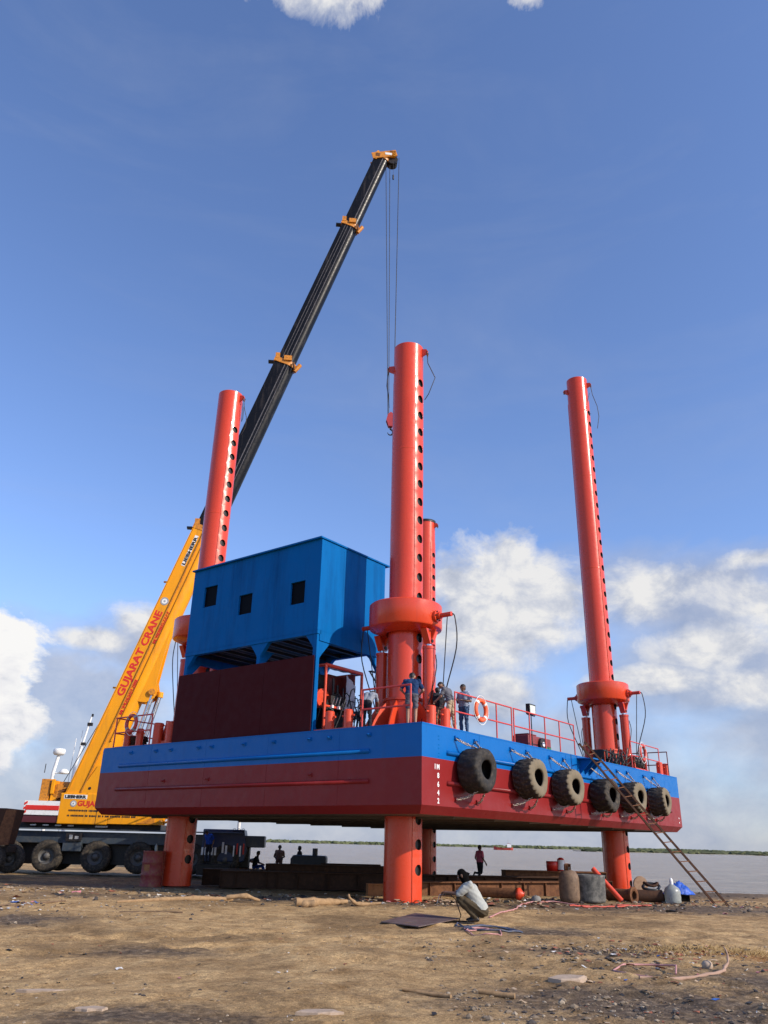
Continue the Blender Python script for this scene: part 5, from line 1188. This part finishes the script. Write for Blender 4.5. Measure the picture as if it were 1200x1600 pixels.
# gas cylinder
t=thing('gas_cylinder','weathered brown gas cylinder with a guard collar standing on the bank','gas cylinder',(6.50,29.2,gz(6.5,29.2)-.02),rad(20))
e=MB(); e.lathe([(0,.02),(.24,.02),(.31,.10),(.335,.20),(.335,.74),(.31,.88),(.23,.99),(.10,1.03),(0,1.03)],GASMET,32); e.lathe([(.23,0),(.25,0),(.25,.09),(.23,.09)],RUST,24); e.build('cylinder_body',t)
e=MB(); e.lathe([(.13,1.0),(.14,1.0),(.14,1.20),(.13,1.20)],RUST,20,None,.3,PI*1.3); e.tube([(.13,.03,1.2),(.0,.13,1.22),(-.13,.0,1.2)],.016,RUST,6); e.tube([(-.1,-.1,1.2),(-.2,-.12,1.16),(-.16,-.1,1.05)],.014,RUST,6); e.build('guard_collar',t)
e=MB(); e.tube([(0,0,1.02),(0,0,1.12)],.035,DARK,10); e.tube([(-.05,0,1.1),(.05,0,1.1)],.02,DARK,8); e.build('valve',t)
# cut rubber tub
t=thing('rubber_tub','wide black rubber tub between the gas cylinder and the leaning orange pipe','tub',(7.25,29.75,gz(7.2,29.7)-.02),0)
e=MB(); e.lathe([(.0,.02),(.56,.02),(.58,.10),(.60,.80),(.62,.86),(.58,.87),(.55,.80),(.53,.10),(0,.09)],pm('tub_rubber',(.035,.036,.035),.7,0,.4,(.17,.16,.14),.6,2.2,.4,9,bdist=.03),40); e.build('tub_body',t)
# leaning pipe, ground pipes
t=thing('orange_pipe','orange-red pipe leaning on the far-right leg','pipe',(8.45,30.0,gz(8.45,30.0)+.05),0)
e=MB(); e.tube([(0,0,0),(-.78,.55,.98)],.085,RED2,16); e.tube([(0,0,0),(.005,-.004,.0)],.06,DARK,12); e.build('pipe_body',t)
def pipe(label,p,q,r,m,flange=True,mi=DARK,grp='rusty pipes lying on the bank'):
    p=Vector(p);q=Vector(q); t=thing('rusty_pipe',label,'pipe',((p+q)/2).to_tuple(),0,grp); c=(p+q)/2; d=(q-p).normalized(); L=(q-p).length
    Q=d.to_track_quat('Z','Y').to_matrix().to_4x4(); e=MB(); e.lathe([(r,-L/2),(r,L/2),(r*.82,L/2),(r*.82,-L/2)],m,24,Q,closeprof=True,smooth=False); e.lathe([(r*.8,0),(0,0)],mi,20,Q,smooth=False); e.build('pipe_body',t)
    if flange:
        e=MB(); e.lathe([(r*1.4,L/2-.07),(r*1.4,L/2+.0),(r*.75,L/2),(r*.75,L/2-.07)],m,24,Q,closeprof=True,smooth=False); e.build('flange',t)
    return t
z0=gz(9,30.6)
pipe('rusty pipe with a red-lipped round flange lying at the foot of the far-right leg',(8.3,31.1,z0+.20),(9.0,30.35,z0+.22),.20,RUST)
pipe('thick dark rusty pipe end beyond the flanged pipe',(9.2,31.0,z0+.18),(10.15,30.9,z0+.20),.20,RUSTDK,False)
pipe('long rusty pipe with an orange plug lying in front of the ribbed beam',(2.9,30.9,gz(3,31)+.19),(4.85,29.9,gz(4.8,30)+.19),.16,RUST,False)
t=thing('orange_plug','bright orange cone plug in the end of the long rusty pipe','plug',(4.90,29.87,gz(4.8,30)+.19),0)
e=MB(); e.lathe([(0,-.06),(.19,-.04),(.20,.06),(.10,.14),(.07,.2),(0,.21)],RED2,24,Vector((.94,-.48,0)).to_track_quat('Z','Y').to_matrix().to_4x4()); e.build('plug_body',t)
e=MB(); r_=random.Random(4)
for k in range(16):
    a=2*PI*k/16; 
e.tube([(.30*math.cos(a)+.04*math.sin(3*a),.22*math.sin(a),.12+.10*math.sin(a)) for a in np.linspace(0,2*PI,22)[:-1]],.05,BLACKRUB,6,closed=True); e.tube([(.24*math.cos(a),.18*math.sin(a),.2+.05*math.cos(2*a)) for a in np.linspace(0,2*PI,18)[:-1]],.045,RUSTDK,6,closed=True)
o=e.build('scrap_coil',None,(9.85,31.1,z0+.36)); meta(o,'dark coil of scrap rope lying on top of the thick rusty pipe end','rope coil')
# milky bottle
t=thing('carboy','milky clear ribbed carboy with a white spout beside the rusty pipe end','bottle',(10.45,30.7,gz(10.45,30.7)),rad(10))
e=MB(); e.lathe([(0,0),(.25,0),(.28,.05),(.27,.12),(.28,.2),(.27,.28),(.28,.36),(.24,.48),(.12,.56),(.07,.60),(0,.60)],PLASTW,24); e.build('carboy_body',t)
e=MB(); e.lathe([(.06,.60),(.065,.72),(.03,.80),(.0,.81)],WHITE,14); e.build('spout',t)
# blue tarp bundle on black crate
t=thing('black_crate','low black crate under the blue tarpaulin','crate',(11.0,32.1,gz(11,32.1)),rad(5))
e=MB(); e.box((0,0,.13),(.95,.45,.22),DKCLOTH); e.box((0,0,.25),(1.0,.5,.02),DARK); e.build('crate_body',t,bevel=.02)
def crumple(name,label,cat,c,sx,sy,h_,m,seed,n=14,loc_rz=0):
    r_=random.Random(seed); vs=[];
    for j in range(n+1):
        for i in range(n+1):
            u=i/n*2-1; v_=j/n*2-1; ed=max(0,1-(u*u+v_*v_)**.9*.95); z=h_*ed*(.65+.5*r_.random()) if ed>0 else 0
            vs.append((u*sx*(1+.12*r_.uniform(-1,1))/2,v_*sy*(1+.12*r_.uniform(-1,1))/2,max(z,0)+.012))
    N=(n+1)**2; vs2=vs+[(x,y,z-.012-.6*h_*0) for x,y,z in vs]
    fs=[(j*(n+1)+i,j*(n+1)+i+1,(j+1)*(n+1)+i+1,(j+1)*(n+1)+i) for j in range(n) for i in range(n)]
    fs+=[tuple(N+k for k in f[::-1]) for f in fs]
    e=MB(); e.add(vs2,fs,m,True); o=e.build(name,None,c,(0,0,loc_rz)); meta(o,label,cat); return o
crumple('blue_tarpaulin','bright blue crumpled tarpaulin on the low black crate','tarpaulin',(11.15,32.05,gz(11,32)+.25),1.05,.55,.42,BLUETARP,5,n=18)
# rust disc half hidden behind right leg
t=thing('rusty_disc','round rusty steel disc standing on edge just right of the far-right leg','disc',(12.25,40.2,-.16),rad(10)); e=MB(); e.lathe([(0,-.05),(.34,-.05),(.36,0),(.34,.05),(0,.05)],pm('pale_rust_disc',(.30,.19,.12),.9,0,.2,(.18,.10,.06),.4,3),28,Matrix.Translation((0,0,.36))@Matrix.Rotation(PI/2,4,'X'),smooth=False); e.build('disc_plate',t)
# steel plate, hose, cable coil around the welder
t=thing('steel_plate','flat rusty steel plate lying on the ground left of the squatting person','steel plate',(1.0,20.6,0),0)
pts=[(.15,19.85),(.95,18.95),(2.05,21.2),(1.05,22.5)]
zz=max(gz(*p) for p in pts)+.03
plm=pm('scaled_plate_steel',(.15,.115,.105),.6,.2,.3,(.10,.06,.05),.6,1.6,.3,12)
e=MB(); e.prism([(x-1.0,y-20.6) for x,y in pts],.018,plm,Matrix.Translation((0,0,zz))); e.build('plate_sheet',t)
e=MB(); e.box((-.1,-.6,zz-.05),(.2,.5,.09),WOOD); e.box((.2,1.0,zz-.05),(.5,.15,.09),WOOD); e.build('packing_block',t)
def ground_path(pts,r,m,label,name,cat,n=8,wob=.05,seed=1):
    r_=random.Random(seed); P=[]
    for i in range(len(pts)-1):
        for k in range(n):
            t=k/n; P.append((pts[i][0]*(1-t)+pts[i+1][0]*t,pts[i][1]*(1-t)+pts[i+1][1]*t))
    P.append(pts[-1]); P=np.array(P); 
    for _ in range(4): P[1:-1]=(P[:-2]+2*P[1:-1]+P[2:])/4
    o0=P[0]; z00=gz(*o0); out=[]
    for x,y in P: x+=r_.uniform(-wob,wob)*.3; y+=r_.uniform(-wob,wob)*.3; out.append((x-o0[0],y-o0[1],gz(x,y)-z00+r*1.1+.008))
    e=MB(); e.tube(out,r,m,6); o=e.build(name,None,(o0[0],o0[1],z00)); meta(o,label,cat); return o
def coil_pts(cx,cy,rx,ry,n,a0=0,turns=1.0,drift=0):
    return [(cx+(rx+drift*k)*math.cos(a0+2*PI*turns*k/n),cy+(ry+drift*k)*math.sin(a0+2*PI*turns*k/n)) for k in range(n+1)]
ground_path([(1.9,20.2),(1.55,19.2)]+coil_pts(2.55,19.0,.52,.50,96,2.6,3.2,.0012)+[(2.2,19.8),(1.9,20.3)],.016,BLUEHOSE,'slate-blue cable coiled loosely in front of the squatting person','cable_coil','cable',n=2,wob=.03)
ground_path([(2.0,19.0)]+coil_pts(2.25,18.3,.36,.70,40,1.5,1.25)+[(2.7,19.0),(2.2,19.3),(1.9,18.8)],.013,PINKHOSE,'thin pink hose looped in front of the blue cable coil','hose','hose',n=3,wob=.02)
ground_path([(2.9,22.2),(3.6,24.2),(4.0,25.0),(4.4,26.8),(5.0,28.4),(5.9,28.9),(6.6,28.4)],.019,PINKHOSE,'faded pink hose running from the squatting person towards the gas cylinder','hose','hose',wob=.05)
ground_path([(6.0,27.0),(6.8,27.6),(6.2,26.7),(7.2,27.1),(8.2,28.1),(7.6,28.0),(9.0,28.6)],.024,REDHOSE,'red hose snaking on the dirt in front of the gas cylinder and tub','hose','hose',wob=.05)
# logs, cloth and sticks
def log(label,pts,r,m,name='log',cat='log'):
    o0=Vector(pts[0]); z=gz(o0.x,o0.y); e=MB(); P=[]
    for i,p in enumerate(pts): P.append((p[0]-o0.x,p[1]-o0.y,gz(p[0],p[1])-z+(p[2] if len(p)>2 else 0)+ (r if not hasattr(r,'__len__') else r[i])*.8))
    if hasattr(r,'__len__'):
        Q=curve(P,5); rr=np.interp(np.linspace(0,len(r)-1,len(Q)),range(len(r)),r); r=[float(k*(1+.22*math.sin(3.1*i)+.12*math.sin(7.7*i+1))) for i,k in enumerate(rr)]; P=[q+Vector((.02*math.sin(5.3*i),.02*math.cos(4.1*i),.01*math.sin(6*i))) for i,q in enumerate(Q)]
    e.tube(P,r,m,9); o=e.build(name,None,(o0.x,o0.y,z)); meta(o,label,cat); return o
log('thick pale driftwood log lying in the sun in front of the barge shadow',[(-2.2,24.6),(-1.75,24.9),(-1.2,25.6),(-.8,26.0)],[.11,.12,.09,.05],WOOD)
log('rounded pale stump beside the thick driftwood log',[(-1.95,24.3),(-1.7,24.35)],[.10,.10],WOOD,'stump','log')
log('curved pale root sticking up right of the driftwood log',[(-.75,25.2,.28),(-.62,25.2,.10),(-.35,25.4,.0),(.2,25.6,.02)],[.03,.05,.06,.03],WOOD,'root','root')
log('long thin pale log lying at the edge of the barge shadow on the left',[(-6.9,23.6),(-5.8,24.3),(-4.9,24.9),(-4.1,25.5)],[.03,.06,.07,.05],WOOD)
log('short broken pale log end left of the two sticks',[(-4.2,25.0,.05),(-3.7,25.1,.12),(-3.3,25.3,.02)],[.06,.07,.03],WOOD)
for k,(lab,pts,r,m) in enumerate((('thin brown stick lying on the dirt at the left edge',[(-9.8,21.0),(-8.9,22.3),(-8.2,23.4)],.022,STICK),
    ('crooked bare branch with a raised twig on the broken ground at the right',[(3.62,12.3,.0),(4.25,12.6,.02),(4.9,13.0,.02),(5.3,13.5,.05),(5.42,13.8,.26)],[.018,.024,.026,.022,.008],pm('bleached_branch',(.33,.21,.15),.9,0,.2,None,0,6,.3)),
    ('looped pink-grey cord beside the crooked branch',[(4.35,13.0),(4.5,13.4,.08),(4.3,13.8,.03),(3.8,13.7),(3.5,13.2),(3.7,12.8),(3.95,12.65)],.014,PINKHOSE),
    ('pale split stick lying flat in the middle foreground',[(.35,10.75),(.62,10.68),(.9,10.5)],.022,WOOD),
    ('pale plank splinter right of the split stick',[(1.25,10.75),(1.45,10.68),(1.65,10.6)],.03,WOOD),
    ('thin stick lying near the front of the barge shadow on the left',[(-6.1,21.2),(-5.2,21.3),(-4.6,21.25)],.016,STICK))):
    o=log(lab,pts,r,m,'stick','stick')
# stones
def stone(c,sx,sy,sz,m,label,seed,name='stone',cat='stone'):
    r_=random.Random(seed); e=MB(); nu,nv=12,6; vs=[];
    for j in range(nv+1):
        for i in range(nu):
            th=2*PI*i/nu; ph=-PI/2+PI*j/nv; k=1+.16*math.sin(2*th+seed)+.08*r_.uniform(-1,1)
            vs.append((sx*.5*k*math.cos(th)*math.cos(ph)**.7,sy*.5*k*math.sin(th)*math.cos(ph)**.7,sz*.5*math.sin(ph)*(1+.1*r_.uniform(-1,1))))
    e.add(vs,[(j*nu+i,j*nu+(i+1)%nu,(j+1)*nu+(i+1)%nu,(j+1)*nu+i) for j in range(nv) for i in range(nu)],m,True)
    o=e.build(name,None,(c[0],c[1],gz(*c)+sz*.28)); meta(o,label,cat); return o
STN=pm('pale_stone',(.40,.36,.32),.9,0,.15,(.2,.15,.1),.4,4,.5,18); 
SLB=pm('tan_flat_stone',(.40,.30,.22),.9,0,.15,(.25,.18,.12),.4,5,.4,20)
def slab(c,pts,th,m,label,tilt=0,name='flat_stone'):
    e=MB(); r_=random.Random(len(label)); n=len(pts); P=[]
    for i in range(n):
        a,b=pts[i],pts[(i+1)%n]
        for t in (0,.5): P.append((a[0]*(1-t)+b[0]*t+r_.uniform(-.012,.012),a[1]*(1-t)+b[1]*t+r_.uniform(-.012,.012)))
    N=len(P); vs=[(x,y,-.02) for x,y in P]+[(x*.99,y*.99,th*.7+r_.uniform(-.004,.004)) for x,y in P]+[(x*.86,y*.86,th+r_.uniform(-.005,.005)) for x,y in P]
    fs=[tuple(range(2*N,3*N))]+[(k*N+i,k*N+(i+1)%N,(k+1)*N+(i+1)%N,(k+1)*N+i) for k in (0,1) for i in range(N)]
    e.add(vs,fs,m,False); o=e.build(name,None,(c[0],c[1],gz(*c)+.005),(rad(tilt),0,0)); meta(o,label,'stone'); return o
slab((2.60,12.2),[(-.26,-.08),(-.12,-.20),(.16,-.14),(.30,.06),(.12,.16),(-.10,.10)],.05,SLB,'flat diamond-shaped tan slab lying on the darker ground right of centre',3)
slab((-2.85,9.35),[(-.15,-.05),(0,-.09),(.15,-.05),(.16,.04),(0,.08),(-.15,.04)],.02,SLB,'oval flat tan slab near the bottom left corner')
slab((-.55,9.3),[(-.22,-.06),(.0,-.10),(.26,-.03),(.18,.07),(-.1,.09)],.018,SLB,'thin flat slab at the bottom edge left of centre')
slab((-3.85,10.7),[(-.30,-.03),(-.05,-.06),(.2,-.02),(.35,.03),(.1,.05),(-.2,.05)],.015,SLB,'long thin whitish slab above the oval one at the lower left')
stone((5.25,28.6),.35,.25,.28,pm('grey_stone',(.20,.19,.17),.9,0,.2,None,0,4,.5),'grey upright stone right of the orange plug',4)
stone((5.15,13.9),.20,.16,.14,SLB,'pale block beside the raised end of the crooked branch',5)
# pebbles and litter that nobody could count
ico=[(0,0,1)]+[(math.cos(a)*.9,math.sin(a)*.9,.25) for a in np.linspace(0,2*PI,6)[:-1]]+[(math.cos(a+.6)*.8,math.sin(a+.6)*.8,-.5) for a in np.linspace(0,2*PI,6)[:-1]]
icof=[(0,1+i,1+(i+1)%5) for i in range(5)]+[(1+i,6+i,1+(i+1)%5) for i in range(5)]+[(6+i,6+(i+1)%5,1+(i+1)%5) for i in range(5)]
PEB=[pm('brown_pebble',(.20,.15,.10),.9,0,.3,None,0,4,.3),pm('tan_pebble',(.34,.27,.19),.9,0,.2,None,0,4,.3),pm('dark_pebble',(.055,.045,.04),.9,0,.3,None,0,4,.3),STN]
e=MB(); r_=random.Random(21)
def scatter(n,xr,yr,smin,smax,wts,dens=None):
    for _ in range(n):
        for __ in range(6):
            x=r_.uniform(*xr); y=r_.uniform(*yr)
            if dens is None or r_.random()<dens(x,y): break
        s=smin*(smax/smin)**(r_.random()**1.8); m=r_.choices(PEB,wts)[0]; a=r_.uniform(0,6.28); ca,sa=math.cos(a),math.sin(a); fl=r_.uniform(.35,.8); st=r_.uniform(.7,1.6)
        z=gz(x,y) 
        e.add([(x+s*(vx*st*ca-vy*sa),y+s*(vx*st*sa+vy*ca),z+s*vz*fl+s*.15) for vx,vy,vz in ico],icof,m)
dn=lambda x,y: .12+.88*float(sst(.35,.6,.5+.5*fbm(np.array([x]),np.array([y]),.5,3)[0]))
scatter(1100,(-9,9),(6.5,20),.005,.026,(5,5,3,.25),dn)
scatter(2200,(.8,8),(7.5,17),.007,.050,(7,3,5,.25),dn)
scatter(1000,(-16,15),(24,32),.015,.08,(5,3,6,.3),dn)
scatter(700,(-16,-4),(17,31),.015,.05,(5,4,3,.3),dn)
scatter(500,(2,16),(28,41),.02,.10,(5,3,6,.4),dn)
o=e.build('gravel'); o['kind']='stuff'; o['label']='loose pebbles and clods over the dirt'
LIT=[pm('paper_litter',(.62,.60,.57),.8,0,.1,None,0,9,.2),pm('tan_litter',(.42,.30,.19),.85,0,.2,None,0,9,.2),pm('pink_litter',(.55,.20,.22),.7,0,.1,None,0,9,.2),pm('rust_litter',(.30,.10,.05),.85,0,.2,None,0,9,.2),pm('blue_litter',(.03,.12,.40),.6,0,.1,None,0,9,.2),pm('black_litter',(.02,.02,.02),.7,0,.1,None,0,9,.2)]
e=MB()
def scraps(n,cx,cy,rx,ry,s0,s1,w):
    for _ in range(n):
        x=r_.gauss(cx,rx); y=r_.gauss(cy,ry); 
        if y<6 or y>41: continue
        z=gz(x,y)+.008; s=r_.uniform(s0,s1); a=r_.uniform(0,6.28); ca,sa=math.cos(a),math.sin(a); asp=r_.uniform(.15,.8); pts=[]
        for i in range(3):
            for j in (-1,1): 
                u=(i-1)*s; v_=j*s*asp*r_.uniform(.6,1); pts.append((x+u*ca-v_*sa,y+u*sa+v_*ca,z+r_.uniform(0,s*.5)))
        pts2=[(p[0],p[1],p[2]-.004) for p in pts]
        e.add(pts+pts2,[(0,2,3,1),(2,4,5,3),(6,7,9,8),(8,9,11,10)],r_.choices(LIT,w)[0])
scraps(300,4.6,15.3,1.5,1.1,.015,.07,(1.2,5,.2,3,.05,5)); scraps(150,0,27.2,5.5,.9,.03,.14,(1.5,6,.2,3,.2,6)); scraps(60,-11,27.5,3,1.5,.03,.14,(5,4,1.2,2,.6,4)); scraps(60,-9.5,22.0,1.2,.8,.03,.12,(5,2,2,2,1,3))
scraps(120,9,30,3,1.2,.03,.14,(3,4,.4,4,.3,5)); scraps(90,1,15,6,4,.01,.04,(2,4,.2,3,.1,5)); scraps(120,2,27.8,2.0,.6,.05,.20,(1,7,.2,5,.1,4)); scraps(70,-5,12,3,2.5,.01,.05,(3,4,.3,3,.2,4)); scraps(160,3.4,10.8,1.4,1.3,.012,.05,(.6,5,.1,3,.05,6))
o=e.build('litter'); o['kind']='stuff'; o['label']='scraps of paper, wood chips and rag trodden into the dirt'
# dry grass tufts in the reddish patch
e=MB(); gm=pm('dry_straw',(.38,.25,.10),.9,0,.3,None,0,3,0)
for _ in range(1500):
    x=r_.gauss(6.3,1.0); y=r_.gauss(15.7,.45); z=gz(x,y); a=r_.uniform(0,6.28); L=r_.uniform(.05,.22); lx,ly=math.cos(a)*L*.8,math.sin(a)*L*.8; w=.004
    e.add([(x-w,y,z),(x+w,y,z),(x+lx*.6+w,y+ly*.6,z+L*.35),(x+lx*.6-w,y+ly*.6,z+L*.35),(x+lx,y+ly,z+L*.3)],[(0,1,2,3),(3,2,4)],gm)
o=e.build('dry_grass'); o['kind']='stuff'; o['label']='dry straw-coloured grass in the reddish patch'

# ------------------------------------------------------------ light, sky, camera
SUN_EL=rad(30); s_h=Vector((.877,-.480,0)).normalized(); SUN_AZ=math.atan2(s_h.x,s_h.y)
sd_=Vector((s_h.x*math.cos(SUN_EL),s_h.y*math.cos(SUN_EL),math.sin(SUN_EL)))
L=bpy.data.lights.new('sun','SUN'); L.energy=5.0; L.angle=rad(.55); L.color=(1.0,.90,.76)
lo=bpy.data.objects.new('sun',L); COL.objects.link(lo); lo.rotation_euler=sd_.to_track_quat('Z','Y').to_euler(); lo.location=(40,-20,40)
w=bpy.data.worlds.new('World'); scene.world=w; w.use_nodes=True; nt=w.node_tree; nt.nodes.clear()
out=nd(nt,'ShaderNodeOutputWorld'); sky=nd(nt,'ShaderNodeTexSky',sky_type='NISHITA'); sky.sun_disc=False; sky.sun_elevation=SUN_EL; sky.sun_rotation=SUN_AZ
sky.air_density=1.0; sky.dust_density=.6; sky.ozone_density=2.0
bg=nd(nt,'ShaderNodeBackground'); bg.inputs[1].default_value=.15
skc=mixc(nt,1.0,sky.outputs[0],(1.12,1.20,1.50),'MULTIPLY'); nt.links.new(skc,bg.inputs[0])
tc=nd(nt,'ShaderNodeTexCoord'); dirv=tc.outputs['Generated']; sep=nd(nt,'ShaderNodeSeparateXYZ'); nt.links.new(dirv,sep.inputs[0])
az=mathn(nt,'MULTIPLY',mathn(nt,'ARCTAN2',sep.outputs[0],sep.outputs[1]),180/PI); el=mathn(nt,'MULTIPLY',mathn(nt,'ARCSINE',sep.outputs[2]),180/PI)
cmb=nd(nt,'ShaderNodeCombineXYZ'); nt.links.new(az,cmb.inputs[0]); nt.links.new(mathn(nt,'MULTIPLY',el,1.35),cmb.inputs[1])
cv=cmb.outputs[0]
nA=noise(nt,cv,.15,14,.64,.30); nB=noise(nt,cv,.30,10,.62,.25)
def field(blobs):
    m_=None
    for a0,e0,ra,re in blobs:
        a=mathn(nt,'MULTIPLY',mathn(nt,'SUBTRACT',az,a0),1/ra); q=mathn(nt,'MULTIPLY',mathn(nt,'SUBTRACT',el,e0),1/re)
        d=mathn(nt,'SUBTRACT',1,mathn(nt,'SQRT',mathn(nt,'ADD',mathn(nt,'MULTIPLY',a,a),mathn(nt,'MULTIPLY',q,q))))
        m_=d if m_ is None else mathn(nt,'MAXIMUM',m_,d)
    return m_
nL=noise(nt,cv,.05,3,.5,.2)
hard=field([(-29.5,10.6,8.2,5.0),(-27.2,11.6,4.4,2.9),(-28.0,6.6,6.4,4.2),(-26.6,8.6,4.0,2.6)])
crisp=field([(6.2,17.6,4.6,3.6),(9.2,18.6,3.6,3.2),(12.5,17.0,6.5,3.4),(8,14.6,8,3.4),(18.5,16.8,5.5,2.8),(27.2,18.0,3.6,.9),(29,14.6,6.0,3.6),(24,12.8,6,2.0),(18,10.5,5,1.3),(28,9.8,6,2.0),(8.6,9.6,2.6,2.0),(-8,56.5,9,3.0),(14,57,3,2.6),(-20,12.4,3.4,1.0),(-16.5,13.8,3.2,2.0)])
soft=field([(22,10.5,13,5.0),(8,9.5,8,5.0),(13,6,16,6),(-20,8,9,6.5),(-16.5,12,7,3.6),(28,6,16,7),(0,2,70,9),(22,16,11,4.5),(8,14,11,7),(-8,9,10,7)])
def nz_(n_,c_,k_): return mathn(nt,'MULTIPLY',mathn(nt,'SUBTRACT',n_,c_),k_)
dh_=mathn(nt,'ADD',hard,nz_(nA.outputs[0],.5,1.15)); dhm=ramp(nt,dh_,[(.13,0.),(.24,1.)]).outputs[0]
dc=mathn(nt,'ADD',crisp,nz_(nA.outputs[0],.515,2.3)); dcm=ramp(nt,dc,[(.04,0.),(.50,.96)]).outputs[0]
ds=mathn(nt,'ADD',soft,nz_(noise(nt,cv,.09,8,.55,.4).outputs[0],.5,1.5)); dsm=ramp(nt,ds,[(-.12,0.),(.70,.86)]).outputs[0]
# wisps of very thin cirrus
mpc=nd(nt,'ShaderNodeMapping'); mpc.inputs['Rotation'].default_value=(0,0,rad(28)); mpc.inputs['Scale'].default_value=(.55,1.7,1); nt.links.new(cv,mpc.inputs[0]); cir=noise(nt,mpc.outputs[0],.05,7,.58,.6); cm=ramp(nt,cir.outputs[0],[(.47,0.),(.80,.16)]).outputs[0]
shade=ramp(nt,nB.outputs[0],[(.28,(.47,.52,.64)),(.43,(.68,.71,.79)),(.56,(.93,.92,.91))]).outputs[0]
shadeh=ramp(nt,mathn(nt,'ADD',nB.outputs[0],mathn(nt,'MULTIPLY',mathn(nt,'SUBTRACT',el,9.0),.035)),[(.24,(.60,.64,.73)),(.38,(.88,.88,.91)),(.50,(1.0,.99,.98))]).outputs[0]
bgs=nd(nt,'ShaderNodeBackground'); nt.links.new(mixc(nt,ramp(nt,nB.outputs[0],[(.3,0.),(.75,1.)]).outputs[0],(.335,.395,.545),(.56,.585,.67)),bgs.inputs[0]); bgs.inputs[1].default_value=1
bgc=nd(nt,'ShaderNodeBackground'); nt.links.new(shade,bgc.inputs[0]); bgc.inputs[1].default_value=.92
def mixs(f,a,b_):
    m_=nd(nt,'ShaderNodeMixShader'); nt.links.new(f,m_.inputs[0]); nt.links.new(a,m_.inputs[1]); nt.links.new(b_,m_.inputs[2]); return m_.outputs[0]
x=mixs(mathn(nt,'MAXIMUM',dsm,cm),bg.outputs[0],bgs.outputs[0]); x=mixs(dcm,x,bgc.outputs[0])
bgh=nd(nt,'ShaderNodeBackground'); nt.links.new(shadeh,bgh.inputs[0]); bgh.inputs[1].default_value=.95; x=mixs(dhm,x,bgh.outputs[0]); nt.links.new(x,out.inputs[0])

# camera, solved from the photograph
p_,r__=.3966,.0239; fw=Vector((0,math.cos(p_),math.sin(p_))); up=Vector((-.0239265,-.38617,.92211706)); ri=Vector((.99971372,-.00924236,.02206936))
cam=bpy.data.cameras.new('camera'); co_=bpy.data.objects.new('camera',cam); COL.objects.link(co_)
co_.matrix_world=Matrix(((ri.x,up.x,-fw.x,0),(ri.y,up.y,-fw.y,0),(ri.z,up.z,-fw.z,1.7),(0,0,0,1)))
cam.sensor_fit='VERTICAL'; cam.sensor_height=36; cam.lens=36*1235.226/1600; cam.clip_start=.1; cam.clip_end=20000
scene.camera=co_
scene.view_settings.view_transform='Standard'; scene.view_settings.look='None'; scene.view_settings.gamma=1; scene.view_settings.exposure=0
scene.cycles.use_denoising=True; scene.cycles.max_bounces=6
